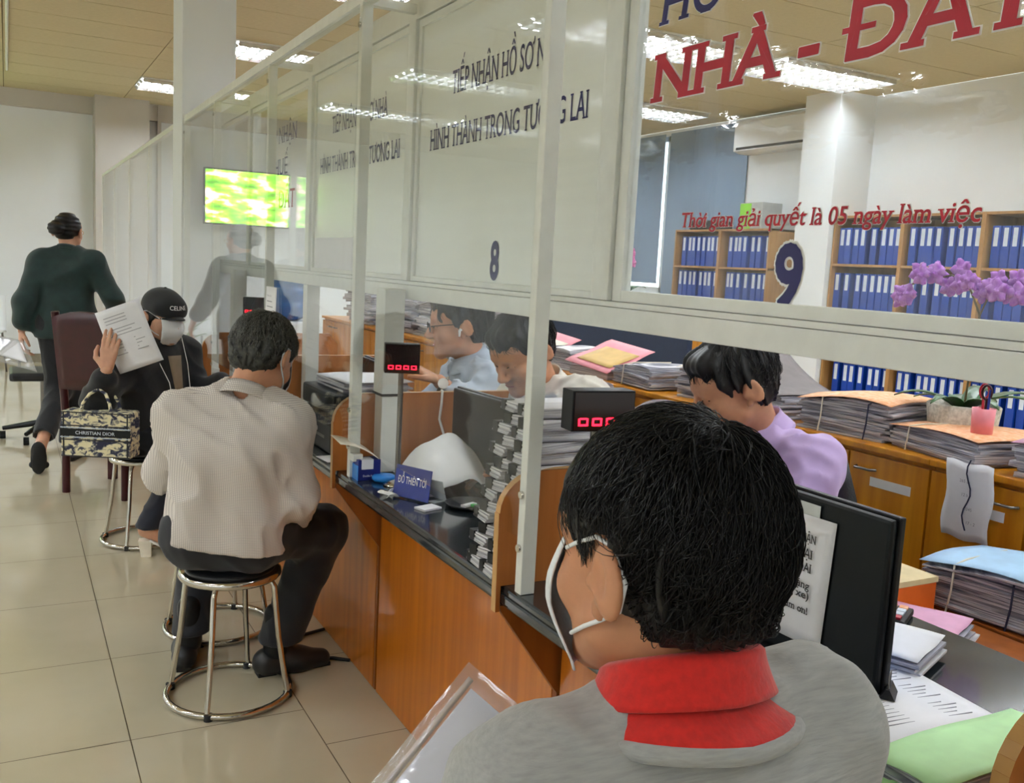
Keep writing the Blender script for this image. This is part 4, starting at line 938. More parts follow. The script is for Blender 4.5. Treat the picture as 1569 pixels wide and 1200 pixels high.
class Fr:
    """head frame: right, forward, up"""
    def __init__(s, c, fwd, up=(0, 0, 1), sc=1.0):
        s.c = np.array(c, float); s.f = _n(np.array(fwd, float)); s.r = _n(np.cross(s.f, np.array(up, float))); s.u = np.cross(s.r, s.f); s.s = sc; s.R = np.stack([s.r, s.f, s.u], 1)
    def p(s, x, y, z): return s.c + s.s * (s.r * x + s.f * y + s.u * z)
    def e(s, c, r, k=None, rot=None):
        R = s.R if rot is None else s.R @ rot
        return ell(s.p(*c), np.array(r) * s.s, R, k)
    def cc(s, a, b, ra, rb=None, k=None): return cap(s.p(*a), s.p(*b), ra * s.s, (ra if rb is None else rb) * s.s, k)
def rotx(a): c, s = math.cos(a), math.sin(a); return np.array([[1, 0, 0], [0, c, -s], [0, s, c]])
def rotz(a): c, s = math.cos(a), math.sin(a); return np.array([[c, -s, 0], [s, c, 0], [0, 0, 1]])
def head_prims(F, neck, nr=.056):
    pr = [F.e((0, -.018, .03), (.077, .097, .088)), F.e((0, .028, -.03), (.064, .068, .085)), F.e((0, .045, .035), (.066, .055, .055))]
    for s in (-1, 1):
        pr += [F.cc((s * .050, .015, -.062), (s * .012, .072, -.098), .021, .017, .025), F.e((s * .042, .062, -.028), (.022, .022, .022), .02)]
    pr += [F.e((0, .080, -.098), (.02, .016, .017), .02), F.cc((-.032, .083, .026), (.032, .083, .026), .011, None, .015)]
    pr += [cap(F.p(0, -.028, -.06), neck, nr * F.s * .95, nr * F.s * 1.05, .03)]
    for s in (-1, 1): pr += [cut(F.e((s * .031, .103, .004), (.017, .016, .0105), .010))]
    for s in (-1, 1): pr += [F.e((s * .031, .084, .004), (.0125, .0105, .010), .004)]
    pr += [F.cc((0, .095, .012), (0, .118, -.028), .0085, .0125, .010)]
    for s in (-1, 1): pr += [F.e((s * .0125, .107, -.033), (.009, .012, .009), .008)]
    pr += [F.cc((-.017, .089, -.060), (.017, .089, -.060), .0075, None, .008), F.cc((-.014, .089, -.071), (.014, .089, -.071), .008, None, .006), cut(F.cc((-.022, .098, -.0655), (.022, .098, -.0655), .0022, None, .004))]
    for s in (-1, 1):
        rz = rotz(s * .18) @ rotx(-.22)
        pr += [F.e((s * .0915, -.022, -.006), (.0075, .021, .034), .006, rz), F.e((s * .080, -.004, -.034), (.008, .010, .012), .006), F.e((s * .080, -.008, -.006), (.010, .012, .022), .006)]
        pr += [cut(F.e((s * .0995, -.014, -.001), (.0085, .0125, .022), .003, rz)), F.e((s * .084, .004, -.010), (.006, .006, .009), .004)]
    return pr
def hand_prims(w, d, pn, side, curl=(.5, .5, .5, .5), thumb=.5, spread=.06, sc=1.0):
    """w wrist, d direction of the palm, pn normal on the palm side, side +1 when the thumb lies to cross(d, pn)"""
    d = _n(np.array(d, float)); pn = _n(np.array(pn, float) - d * (np.array(pn, float) @ d)); t = np.cross(d, pn) * side; w = np.array(w, float); pr = []
    for i, (off, L0) in enumerate(((.028, .043), (.010, .047), (-.009, .044), (-.027, .035))):
        kn = w + d * (.088 - .004 * abs(i - 1)) * sc + t * off * sc; pr.append(cap(w + d * .012 * sc + t * off * .55 * sc, kn, .0125 * sc, .0105 * sc, .014))
        a = curl[i]; dd = d + t * spread * (1.5 - i) * .5; dd = _n(dd); p = kn
        for j, Lk in enumerate((1.0, .62, .5)):
            a_ = a * (1.0, 1.9, 2.5)[j]; q = p + (dd * math.cos(a_) + pn * math.sin(a_)) * L0 * Lk * sc; pr.append(cap(p, q, (.0092 - .0008 * j) * sc, (.0084 - .0009 * j) * sc, .004)); p = q
    b = w + d * .022 * sc + t * .022 * sc; m = b + (d * .55 + t * .75 + pn * .35 * thumb) * .042 * sc; e = m + (d * .85 + t * .25 + pn * .7 * thumb) * .030 * sc; e2 = e + (d * .95 - t * .05 + pn * .8 * thumb) * .024 * sc
    pr += [cap(b, m, .0145 * sc, .0115 * sc, .012), cap(m, e, .0108 * sc, .0095 * sc, .004), cap(e, e2, .0095 * sc, .0075 * sc, .004)]
    return pr
def neckhole(nk, up, r=.068): nk, up = np.array(nk, float), _n(np.array(up, float)); return cut(cap(nk - up * .012, nk + up * .25, r, r * 1.6, .012))
def cuffcut(e, w, t, r=.07): e, w = np.array(e, float), np.array(w, float); q = e + (w - e) * t; dv = _n(w - e); return cut(cap(q + dv * r, q + dv * (r + .16), r, r, .003))
def torso(pel, chest, neck, sL, sR, hip=.098, o=0.0, depth=.8):
    ac = _n(np.array(sR, float) - np.array(sL, float)); pel, chest, neck = map(lambda q: np.array(q, float), (pel, chest, neck)); pr = []
    w = np.linalg.norm(np.array(sR) - np.array(sL))
    for s in (-1, 1): pr += [cap(pel + ac * s * .062, chest + ac * s * (w * .5 - .105), hip + o, .092 + o), cap(chest + ac * s * .05, neck - V(0, 0, .04) + ac * s * .035, .085 + o, .05 + o)]
    up = _n(neck - pel)
    for s, sh in ((-1, sL), (1, sR)):
        sh = np.array(sh, float); pr += [cap(neck - up * .03 + ac * s * .03, sh, .048 + o, .050 + o), cap(chest + ac * s * .06, sh, .080 + o, .052 + o)]
    return pr
def limb(a, b, c, r1, r2, r3, o=0.0): return [cap(a, b, r1 + o, r2 + o), cap(b, c, r2 * .98 + o, r3 + o)]
def hairmat(n, c, c2, r=.38): M[n] = mat(n, c, r, scale=(60, 60, 60), col2=c2, detail=4, spec=.32)
hairmat('black_hair', rgb(9, 8, 8), rgb(16, 13, 13), .42); hairmat('grey_hair', rgb(26, 27, 25), rgb(66, 66, 60), .5)
def skinmat(n, c, rough=.5):
    m = mat(n, c, rough, var=.05, scale=(40, 40, 40), bump=.04, bscale=(400, 400, 400)); p = [q for q in m.node_tree.nodes if q.type == 'BSDF_PRINCIPLED'][0]
    p.inputs['Subsurface Weight'].default_value = .12; p.inputs['Subsurface Radius'].default_value = (.01, .004, .002); p.inputs['Subsurface Scale'].default_value = .4; M[n] = m
skinmat('skin_tan', rgb(190, 132, 96)); skinmat('skin_light', rgb(206, 156, 128)); skinmat('skin_mid', rgb(198, 142, 108))
M['mask_white'] = mat('white_mask', rgb(236, 238, 240), .8, var=.02, bump=.1, scale=(300, 300, 300))
M['mask_blue'] = mat('pale_mask', rgb(206, 214, 220), .8, var=.02)
M['eye_white'] = mat('eye_white', rgb(226, 220, 214), .3); M['eye_dark'] = mat('eye_iris', rgb(22, 14, 10), .2)
M['lip'] = mat('lip', rgb(170, 98, 88), .5)
def strands(F, n, rx, region, L=(.05, .09), rad=.0006, seed=1, whorl=(0, -.06, .1), lift=.010, segs=8, curlz=.0, tipdown=.0):
    """short locks combed over the scalp ellipsoid away from the whorl"""
    r = np.random.default_rng(seed); mb = MB(); c0 = np.array((0, -.020, .034)); rx = np.array(rx); wn = _n((np.array(whorl) - c0) / rx); cnt = 0
    V_, F_ = [], []
    n0, nr_ = (np.array((0, -.056, -.026)) - c0), np.array((.067, .051, .056))
    def hull(q):
        u = rx * q; A_ = (u / nr_) @ (u / nr_); B_ = (u / nr_) @ (n0 / nr_); C_ = (n0 / nr_) @ (n0 / nr_) - 1; dd = B_ * B_ - A_ * C_
        return max(1.0, (B_ + math.sqrt(dd)) / A_) if dd > 0 else 1.0
    while cnt < n:
        d = _n(r.normal(size=3)); p = c0 + rx * d * (hull(d) if True else 1)
        if not region(p): continue
        cnt += 1; L_ = r.uniform(*L) * min(1.0, max(.20, (p[2] + .066) / .10)) * (.42 if abs(p[0]) > .05 and p[1] > -.06 and p[2] < .085 else 1.0); tang = _n(d - wn * (d @ wn) + 1e-6); off = r.uniform(.0, lift); ang = r.normal() * .24; ax = d
        dirv = tang - d * (tang @ d); dirv = _n(dirv); dirv = dirv * math.cos(ang) + np.cross(d, dirv) * math.sin(ang); pts = []
        q = d.copy(); st = L_ / segs; bend = r.normal() * .12
        for sgm in range(segs + 1):
            t = sgm / segs; pos = c0 + (rx * hull(q) + off * (.25 + .75 * math.sin(PI * min(1, t * .8 + .1))) ) * q; pts.append(F.p(*pos))
            dirv = _n(dirv - q * (dirv @ q)); dirv = _n(dirv + np.cross(q, dirv) * bend + np.array((0, 0, -tipdown))); dirv = _n(dirv - q * (dirv @ q)); q = _n(q + dirv * st / .1)
        b = len(V_)
        for i, pt in enumerate(pts):
            tg = _n(pts[min(i + 1, segs)] - pts[max(i - 1, 0)]); u = _n(np.cross(tg, F.p(0, 0, 0) - pt)); w2 = np.cross(tg, u); rr = rad * (1 - .8 * (i / segs) ** 2)
            for kx in range(3): a = 2 * PI * kx / 3; V_.append(pt + rr * (u * math.cos(a) + w2 * math.sin(a)))
        for i in range(segs):
            for kx in range(3): F_.append((b + i * 3 + kx, b + i * 3 + (kx + 1) % 3, b + i * 3 + 3 + (kx + 1) % 3, b + i * 3 + 3 + kx))
    mb.add(V_, F_, 0, True); return mb
def hair_cap(F, front=.0, nape=-.075, thick=.012, side=-.01, h=.0045, seed=3, tuft=.004, extra=()):
    """shaped hair with ridges; opens at the face, ears left free"""
    pr = [F.e((0, -.020, .034), (.077 + thick, .097 + thick, .088 + thick)), F.e((0, -.056, -.026), (.060 + thick * .6, .044 + thick * .6, .056))] + list(extra)
    pr += [cut(F.e((0, .115, -.055 + front), (.092, .095, .098), .012))]
    for s in (-1, 1): pr += [cut(F.e((s * .090, .002, -.024 + side), (.032, .036, .050), .008)), cut(F.e((s * .085, -.02, -.075), (.028, .04, .045), .010)), cut(F.e((s * .082, .058, -.032), (.036, .042, .062), .010))]
    r = np.random.default_rng(seed); W = [(r.normal(size=3) * 160, r.random() * 6) for _ in range(5)]
    def disp(P):
        q = (P - F.p(0, -.02, .034)) @ F.R; s = np.zeros(P.shape[:-1])
        for w, ph in W: s += np.sin(np.arctan2(q[..., 0], q[..., 1] + .05) * (9 + abs(w[0]) * .12) + q[..., 2] * w[2] * .25 + ph)
        return -tuft * s / 2.2
    return grow(pr, h, .02, disp, [(F.p(0, -.05, nape), -F.u + .35 * F.f * 0)], 1)
def face_bits(F, par, brow='black_hair', eyes=True, closed=False):
    for s in (-1, 1):
        m = MB(); m.tube([F.p(s * (.014 + .034 * t), .0945 - .018 * t * t, .027 + .008 * math.sin(PI * (t * .8 + .1))) for t in [i / 6 for i in range(7)]], [F.s * q for q in (.0022, .0032, .0036, .0034, .003, .0022, .001)], 6); m.build('eyebrow', brow, par, world=True)
        if eyes:
            m = MB(); m.tube([F.p(s * (.019 + .026 * t), .0935 - .012 * t * t, .002 + .004 * math.sin(PI * t)) for t in [i / 5 for i in range(6)]], F.s * .0016, 6); m.build('eyelash', 'eye_dark', par, world=True)
            if not closed:
                m = MB(); c = F.p(s * .031, .0945, .0015); bmx = bmesh.new(); bmesh.ops.create_uvsphere(bmx, u_segments=12, v_segments=8, radius=.0034 * F.s)
                for q in bmx.verts: q.co = Vector(c) + q.co
                m.bm(bmx, 0, True); m.build('eye', 'eye_dark', par, world=True)
    m = MB(); m.tube([F.p(-.019 + .038 * t, .0955 + .004 * math.sin(PI * t) , -.0655 - .001 * math.sin(PI * t)) for t in [i / 6 for i in range(7)]], F.s * .002, 6); m.build('lips', 'lip', par, world=True)
def collar(F_, c, up, fwd, r, h, m, par, gap=.5, flare=.012, name='collar', lean=.35):
    up = _n(np.array(up, float)); fwd = _n(np.array(fwd, float) - up * (np.array(fwd, float) @ up)); rt = np.cross(fwd, up); c = np.array(c, float)
    mb = MB()
    def fn(u, v):
        a = PI / 2 + gap * .5 + (2 * PI - gap) * u; q = rt * math.cos(a) + fwd * math.sin(a)
        t = v; z = h * (1 - abs(2 * t - 1)) ; rad = r + (flare if t > .5 else 0) * (2 * t - 1) * 1.5; drop = lean * r * (1 + math.sin(a)) * -.5
        return tuple(c + q * np.array(rad) + up * (z * (1 if t < .5 else 1.0) + drop - (.006 if t > .5 else 0)))
    mb.sheet(fn, 40, 10, .0035); return mb.build(name, m, par, world=True)
def person(loc, lab): return tag(empty('person', loc), lab, 'person')

# ---------------------------------------------------------------- 1. nearest man: red collar, grey top, white mask
M['grey_knit'] = mat('grey_marl_knit', rgb(152, 152, 150), .9, scale=(30, 120, 320), col2=rgb(172, 172, 169), detail=5, ramp=(.25, .75), sheen=.3, bump=.15)
M['red_knit'] = mat('red_rib_knit', rgb(198, 22, 10), .85, var=.10, scale=(120, 120, 120), sheen=.3, bump=.1)
M['dark_trousers'] = mat('dark_trousers', rgb(20, 21, 26), .8, var=.15, sheen=.1)
p = person((.55, .62, 0), 'man with thick black hair, grey top, red collar and white mask, nearest of all')
F = Fr((.538, .690, 1.133), (-.20, .97, -.10), (.03, .10, 1), 1.0)
nk = V(.552, .655, 1.0); sL, sR = V(.395, .655, .935), V(.715, .66, .945)
eL, wL = V(.335, .72, .70), V(.44, .86, .66); eR, wR = V(.80, .80, .77), V(.84, .98, .80)
hd = grow(head_prims(F, nk, .055), .0034, .022)
bl = grow(torso((.55, .62, .50), (.555, .635, .83), nk, sL, sR) + limb(sL, eL, wL, .05, .042, .028) + limb(sR, eR, wR, .05, .042, .028) + limb((.47, .64, .49), (.42, 1.02, .50), (.42, .98, .09), .08, .06, .042) + limb((.63, .64, .49), (.72, 1.0, .50), (.72, .96, .09), .08, .06, .042), .012, .04)
hL = grow(hand_prims(wL, (-.2, .6, .5), (.5, .5, -.3), -1, (.35, .4, .4, .45), .8), .0035, .004)
hR = grow(hand_prims(wR, (-.3, .9, -.1), (0, 0, -1), -1, (.3, .3, .35, .4), .4), .0035, .004)
gmesh('body', 'skin_tan', p, [hd, bl, hL, hR])
sh = torso((.55, .62, .47), (.555, .635, .83), nk, sL, sR, .110, .016) + [neckhole(nk, (0, .12, 1), .066)] + limb(sL, eL, wL, .052, .047, .036, .012) + limb(sR, eR, wR, .052, .047, .036, .012)
gmesh('shirt', 'grey_knit', p, [grow(sh, .008, .05, folds(.006, 26, 5), [(V(.5, .6, .44), (0, 0, -1))])])
gmesh('trousers', 'dark_trousers', p, [grow(limb((.47, .64, .53), (.42, 1.02, .51), (.42, .98, .10), .095, .072, .055) + limb((.63, .64, .53), (.72, 1.0, .51), (.72, .96, .10), .095, .072, .055) + [cap((.47, .62, .535), (.63, .62, .535), .11)], .012, .05, folds(.006, 20, 2), [((0, 0, .08), (0, 0, -1))])])
for x, y in ((.42, .98), (.72, .96)):
    s = grow([cap((x, y - .03, .05), (x, y + .14, .035), .045, .035)], .008, .02, None, [((0, 0, .003), (0, 0, -1))]); gmesh('shoe', 'black', p, [s])
cn = V(.548, .662, 1.020)
mb = MB()
def cfn(u, v):
    a = -PI / 2 - 2.35 + 4.7 * u; q = V(math.cos(a), math.sin(a) * .86, 0); back = .5 - .5 * math.sin(a)
    if v < .38: t = v / .38; rad, z = .066 + .002 * t, -.005 + (.034 + .014 * back) * t
    elif v < .5: t = (v - .38) / .12; rad, z = .068 + .009 * t, .029 + .014 * back + .004 * math.sin(PI * t)
    else: t = (v - .5) / .5; rad, z = .077 + .016 * t ** 1.3, .029 + .014 * back - (.034 + .006 * back) * t
    return tuple(cn + q * rad + V(0, -.004, z + .012 - .045 * (1 - back) * 1.1 + .007 * max(0, -math.cos(a))))
mb.sheet(cfn, 56, 16, .004); mb.build('collar', 'red_knit', p, world=True)
mb = MB(); mb.sheet(lambda u, v: tuple(cn + V(math.cos(2 * PI * u * .999) * (.074 + .040 * v), math.sin(2 * PI * u * .999) * (.064 + .036 * v) - .004, .010 - .026 * v - .045 * (.5 + .5 * math.sin(2 * PI * u * .999)) + .014 * max(0, -math.cos(2 * PI * u * .999)))), 48, 5, .008); mb.build('neck_band', 'red_knit', p, world=True)
mb = MB(); mb.tube([cn + V(.114 * math.cos(a), .098 * math.sin(a) - .004, -.019 - .045 * (.5 + .5 * math.sin(a)) + .014 * max(0, -math.cos(a))) for a in [2 * PI * i / 48 for i in range(48)]], .009, 8, closed=True); mb.build('neckline_rib', 'grey_knit', p, world=True)
hc = hair_cap(F, -.004, -.060, .013, .012, .0042, 11, .0045, extra=[F.e((0, .045, .075), (.066, .045, .040))])
ho = gmesh('hair', 'black_hair', p, [hc])
def reg(q):
    if q[1] > .050 and q[2] < .045: return False
    if abs(q[0]) > .04 and q[2] < .040 and q[1] > -.032: return False
    return q[2] > -.050
strands(F, 9500, (.085, .106, .103), reg, (.040, .085), .00065, 4, (0.01, -.055, .12), .015, 8, tipdown=.10).build('hair_strands', 'black_hair', p)
so = [o for o in p.children if o.name.startswith('hair_strands')][0]; so.data.transform(Matrix.Translation(-Vector(p.location)))
# fly-away lock on the crown
mb = MB()
for i in range(16):
    a = random.uniform(-.5, .5); o_ = random.uniform(-.006, .006); g = random.uniform(.75, 1.0)
    mb.tube([F.p(.0 + o_ + .082 * g * t, -.035 + o_ + .028 * t * (1 + a), .1365 + .018 * math.sin(PI * t) * (1 + .4 * a) - .040 * t * t) for t in [k / 11 for k in range(12)]], [.0005] * 11 + [.0002], 4, caps=False)
mb.build('hair_lock', 'black_hair', p, world=True); mb = MB()
for i in range(90):                           # sideburn in front of the ear
    b = random.uniform(-1, 1); g = random.uniform(0, 1); y0 = .030 + .016 * b; n_ = random.randint(4, 6)
    mb.tube([F.p(-.0765 - .004 * g + .002 * k * (b > 0), y0 - .0012 * k + .003 * math.sin(k + g * 6), .052 - .0115 * k * (1 - .3 * abs(b))) for k in range(n_)], [.0008] * (n_ - 1) + [.0002], 4, caps=False)
mb.build('sideburn', 'black_hair', p, world=True)
# mask: moulded cup over mouth and nose, loops round the ear
def mask(F, m, par, k=1.0):
    mb = MB()
    def fn(u, v):
        a = (u - .5) * 2.1 * k; z = .014 - .128 * v; yy = .089 + .022 * math.sin(PI * min(1, v * 1.05)) + .012 * max(0, .5 - abs(v - .32)); ww = .066 - .022 * max(0, v - .5) * 1.6
        return tuple(F.p(ww * math.sin(a) * 1.04, yy * (math.cos(a) * .62 + .42) + .012 * math.cos(a) ** 3 * math.sin(PI * v), z + .012 * (1 - abs(2 * u - 1)) * (1 if v < .3 else 0) * (1 - v / .3) * 1.0))
    mb.sheet(fn, 24, 16, .002); o = mb.build('mask', m, par, world=True)
    for s in (-1, 1):
        lp = MB(); lp.tube([F.p(s * .060, .063, .008), F.p(s * .074, .036, .018), F.p(s * .084, .0, .030), F.p(s * .089, -.024, .026), F.p(s * .0895, -.042, -.004), F.p(s * .086, -.032, -.030), F.p(s * .080, -.004, -.044), F.p(s * .075, .022, -.056), F.p(s * .067, .042, -.066), F.p(s * .054, .060, -.074)], F.s * .0022, 8); lp.build('ear_loop', m, o, world=True)
    return o
mask(F, 'mask_white', p); face_bits(F, p)
# clear pouch he holds
A, B, Cc = V(.446, .897, .962), V(.329, .886, .847), V(.485, .845, .909)
e1 = _n(B - A); e2 = (Cc - A); e2 = _n(e2 - e1 * (e2 @ e1)); nrm = np.cross(e1, e2)
r = empty('document_pouch', tuple(A + e1 * .16 + e2 * .11)); m = MB(); bow = lambda u, v: nrm * .010 * math.sin(PI * u) * math.sin(PI * v)
for s in (-.003, .003): m.sheet(lambda u, v: tuple(A + e1 * .335 * u + e2 * .24 * v + bow(u, v) * (1 if s > 0 else -.3) + nrm * s), 10, 10, .0003)
m.build('pouch', 'folder_clear', r, world=True)
m = MB(); m.sheet(lambda u, v: tuple(A + e1 * (.020 + .30 * u) + e2 * (.020 + .212 * v) + nrm * (.0005 + .003 * math.sin(PI * u))), 6, 6, .0008); pg = m.build('sheets', mat('pale_document', rgb(236, 236, 248), .7, var=.02), r, world=True)
m = MB(); m.sheet(lambda u, v: tuple(A + e1 * (.012 + .31 * u) + e2 * (.010 + .007 * v) + nrm * .0036), 20, 1, .0012); m.build('zip_strip', mat('zip_strip', rgb(196, 182, 172), .5), r, world=True)
m = MB()
for i in range(9): m.obox(A + e1 * (.16 + .0) + e2 * (.09 + .012 * i) + nrm * .0046, (e1, e2, nrm), (.085 - .02 * (i % 3), .0010, .0003))
m.build('printed_lines', 'ink_grey', pg, world=True)
tag(r, 'clear zipped document pouch held upright by the nearest man', 'document pouch')

# ---------------------------------------------------------------- 2. grey haired man on the stool
def fabric_check(name, c1, c2, sc):
    k = NT(name); pb_ = k.n('ShaderNodeBsdfPrincipled'); pb_.inputs['Roughness'].default_value = .85; pb_.inputs['Sheen Weight'].default_value = .15
    tc = k.n('ShaderNodeTexCoord'); out = []
    for prof in ('X', 'Z'):
        wv = k.n('ShaderNodeTexWave', bands_direction=prof); wv.inputs['Scale'].default_value = sc; k.l(tc.outputs['Object'], wv.inputs[0]); out.append(wv)
    mx = k.n('ShaderNodeMath', operation='MAXIMUM'); k.l(out[0].outputs['Fac'], mx.inputs[0]); k.l(out[1].outputs['Fac'], mx.inputs[1])
    cr = k.n('ShaderNodeValToRGB'); cr.color_ramp.elements[0].position = .72; cr.color_ramp.elements[0].color = c1; cr.color_ramp.elements[1].position = .95; cr.color_ramp.elements[1].color = c2
    k.l(mx.outputs[0], cr.inputs[0]); k.l(cr.outputs[0], pb_.inputs['Base Color']); k.l(pb_.outputs[0], k.out.inputs[0]); M[name] = k.m
fabric_check('checked_shirt', rgb(226, 218, 210), rgb(178, 168, 164), 62)
M['black_shoe'] = mat('black_shoe_leather', rgb(20, 20, 22), .45)
p = person((.60, 2.90, 0), 'grey haired man in a pale checked shirt on a steel stool at the counter')
pel = V(.585, 2.89, .53); ch = V(.585, 2.85, .80); nk = V(.635, 2.86, .985); sL, sR = V(.455, 2.93, .905), V(.735, 2.78, .895)
F = Fr((.690, 2.895, 1.085), (.62, .60, -.52), (.25, .25, 1), 1.0)
eL, wL = V(.43, 3.08, .70), V(.62, 3.12, .62); eR, wR = V(.775, 2.80, .665), V(.80, 2.90, .585)
hL_, kL, aL = V(.515, 2.95, .535), V(.60, 3.34, .48), V(.525, 3.19, .09); hR_, kR, aR = V(.655, 2.87, .535), V(.925, 3.02, .485), V(.775, 3.02, .09)
body = [grow(head_prims(F, nk, .056), .0055, .022), grow(torso(pel, ch, nk, sL, sR) + limb(sL, eL, wL, .048, .04, .028) + limb(sR, eR, wR, .048, .04, .028) + limb(hL_, kL, aL, .078, .055, .038) + limb(hR_, kR, aR, .078, .055, .038), .014, .04),
        grow(hand_prims(wL, (.7, -.2, -.3), (0, 0, -1), 1, (.4, .45, .5, .5), .5), .004, .004), grow(hand_prims(wR, (-.1, .8, -.45), (-.6, -.2, -.6), -1, (.4, .45, .5, .5), .5), .004, .004)]
gmesh('body', 'skin_mid', p, body)
sh = torso(pel + V(0, -.0, -.01), ch, nk, sL, sR, .110, .018) + [neckhole(nk, (.25, .25, 1), .054), cuffcut(eL, wL, .95), cuffcut(eR, wR, .95)] + limb(sL, eL, wL, .052, .048, .038, .010) + limb(sR, eR, wR, .052, .048, .040, .010)
gmesh('shirt', 'checked_shirt', p, [grow(sh, .008, .04, folds(.014, 30, 8, (0, 0, 1), .5), [(V(.5, 2.9, .515), (-.10, 0, -1))])])
collar(F, nk + V(-.006, -.012, -.012), (.30, .30, 1), (.6, .7, 0), .066, .036, 'checked_shirt', p, 1.0, .012, lean=.3)
tr = limb(hL_, kL, aL, .095, .075, .062) + limb(hR_, kR, aR, .097, .080, .068) + [cap(hL_ + V(-.01, -.03, .005), hR_ + V(0, -.01, .005), .112)]
gmesh('trousers', mat('navy_trousers', rgb(17, 19, 27), .8, var=.2, sheen=.15), p, [grow(tr, .009, .05, folds(.007, 24, 4), [((0, 0, .115), (0, 0, -1))])])
m = MB(); m.tube([pel + V(.128 * math.cos(a), .10 * math.sin(a), .02) for a in [2 * PI * i / 30 for i in range(30)]], .016, 8, closed=True); m.build('belt', 'black', p, world=True)
def shoe(heel, toe, m, par, w=.042, h=.075, name='shoe'):
    heel, toe = np.array(heel, float), np.array(toe, float); mid = heel * .45 + toe * .55
    s = grow([cap(heel + V(0, 0, .035), mid + V(0, 0, .032), w * .85, w), cap(mid + V(0, 0, .03), toe + V(0, 0, .026), w, w * .72), cap(heel + V(0, 0, .05), heel * .75 + toe * .25 + V(0, 0, h), w * .8, w * .72)], .006, .03, None, [((0, 0, .004), (0, 0, -1))])
    o = gmesh(name, m, par, [s]); sl = MB(); d = _n(toe - heel); n_ = V(-d[1], d[0], 0)
    sl.add([tuple(heel - d * .03 + n_ * w * .55 * s1 + V(0, 0, z)) for z in (0, .014) for s1 in (-1, 1)] + [tuple(toe + d * .03 + n_ * w * .4 * s1 + V(0, 0, z)) for z in (0, .014) for s1 in (-1, 1)], [(0, 1, 5, 4), (2, 6, 7, 3), (0, 2, 3, 1), (4, 5, 7, 6), (0, 4, 6, 2), (1, 3, 7, 5)]); sl.build('sole', 'rubber', o, world=True); return o
for q, a in ((aL, (.03, .17)), (aR, (.17, .0))):
    sk = grow([cap(q + V(0, 0, .12), q + V(0, 0, .0), .040, .042)], .008, .01); gmesh('sock', 'black', p, [sk])
shoe((.505, 3.17, 0), (.545, 3.36, 0), 'black_shoe', p); shoe((.745, 3.03, 0), (.935, 3.035, 0), 'black_shoe', p, .046)
gh = hair_cap(F, .004, -.085, .012, -.014, .005, 21, .0045, extra=[F.e((0, -.06, .02), (.085, .06, .08))]); gmesh('hair', 'grey_hair', p, [gh])
so = strands(F, 1800, (.088, .109, .099), reg, (.03, .06), .0011, 9, (0.01, -.05, .12), .012, 6, tipdown=.1).build('hair_strands', mat('salt_hair', rgb(34, 34, 32), .5, scale=(300, 300, 300), col2=rgb(120, 120, 112)), p); so.data.transform(Matrix.Translation(-Vector(p.location)))
mask(F, 'mask_blue', p); face_bits(F, p, 'grey_hair')
m = MB(); wc = wR - _n(V(-.1, .8, -.45)) * .012; ax_ = _n(V(0, .8, -.5)); u_ = _n(np.cross(ax_, (1, 0, 0))); v_ = np.cross(ax_, u_)
m.tube([wc + (u_ * math.cos(a) + v_ * math.sin(a)) * .036 for a in [2 * PI * i / 20 for i in range(20)]], .006, 8, closed=True); m.build('wristband', mat('red_brown_band', rgb(110, 30, 24), .4), p, world=True)

# ---------------------------------------------------------------- 3. woman in black with cap, mask, bag
M['black_cloth'] = mat('black_cloth', rgb(13, 14, 19), .85, var=.2, sheen=.2, bump=.1, scale=(60, 60, 60))
M['denim'] = mat('dark_denim', rgb(14, 18, 32), .85, var=.2, sheen=.15)
p = person((.565, 4.735, 0), 'seated woman in black with a lettered black cap and white mask holding up a sheet')
fw = _n(V(.50, -.86, 0)); rt_ = np.cross(fw, (0, 0, 1))
pel = V(.58, 4.72, .50); ch = V(.60, 4.70, .78); nk = V(.625, 4.69, .97); ac = _n(V(-.62, -.55, 0)); sL, sR = nk - ac * .175 + V(0, 0, -.065), nk + ac * .165 + V(0, 0, -.065)
F = Fr((.640, 4.66, 1.085), (.45, -.88, -.20), (0, 0, 1), .97)
eR, wR = V(.345, 4.52, .715), V(.375, 4.425, .865); eL, wL = V(.82, 4.72, .70), V(.90, 4.62, .78)
hR_, kR, aR = V(.52, 4.68, .53), V(.74, 4.50, .49), V(.555, 4.47, .13); hL_, kL, aL = V(.62, 4.76, .53), V(.86, 4.62, .475), V(.74, 4.62, .10)
body = [grow(head_prims(F, nk, .050), .0055, .022), grow(torso(pel, ch, nk, sL, sR, .10, -.01) + limb(sL, eL, wL, .042, .036, .025) + limb(sR, eR, wR, .042, .036, .026) + limb(hL_, kL, aL, .075, .052, .034) + limb(hR_, kR, aR, .075, .052, .034), .012, .04),
        grow(hand_prims(wR, (.12, .0, .97), (.35, .90, .1), 1, (.22, .25, .3, .35), .8), .0038, .004), grow(hand_prims(wL, (.6, -.5, .3), (0, 0, -1), 1, (.4,) * 4, .4), .004, .004)]
for q, d in ((aR, V(.14, -.02, 0)), (aL, V(.15, -.03, 0))): body.append(grow([cap(q, q + d * .3 + V(0, 0, -.03), .034, .034), cap(q + V(-.015, 0, -.01), q + d + V(0, 0, -.085), .034, .026)], .006, .02))
gmesh('body', 'skin_light', p, body)
sh = torso(pel, ch, nk, sL, sR, .108, .014) + [neckhole(nk, (.2, -.3, 1), .052), cuffcut(eR, wR, .55)] + limb(sL, eL, wL, .056, .05, .04, .01) + limb(sR, eR, eR * .3 + wR * .7, .058, .052, .046, .012)
gmesh('jacket', 'black_cloth', p, [grow(sh, .009, .05, folds(.009, 22, 12), [(V(0, 0, .44), (0, 0, -1))])])
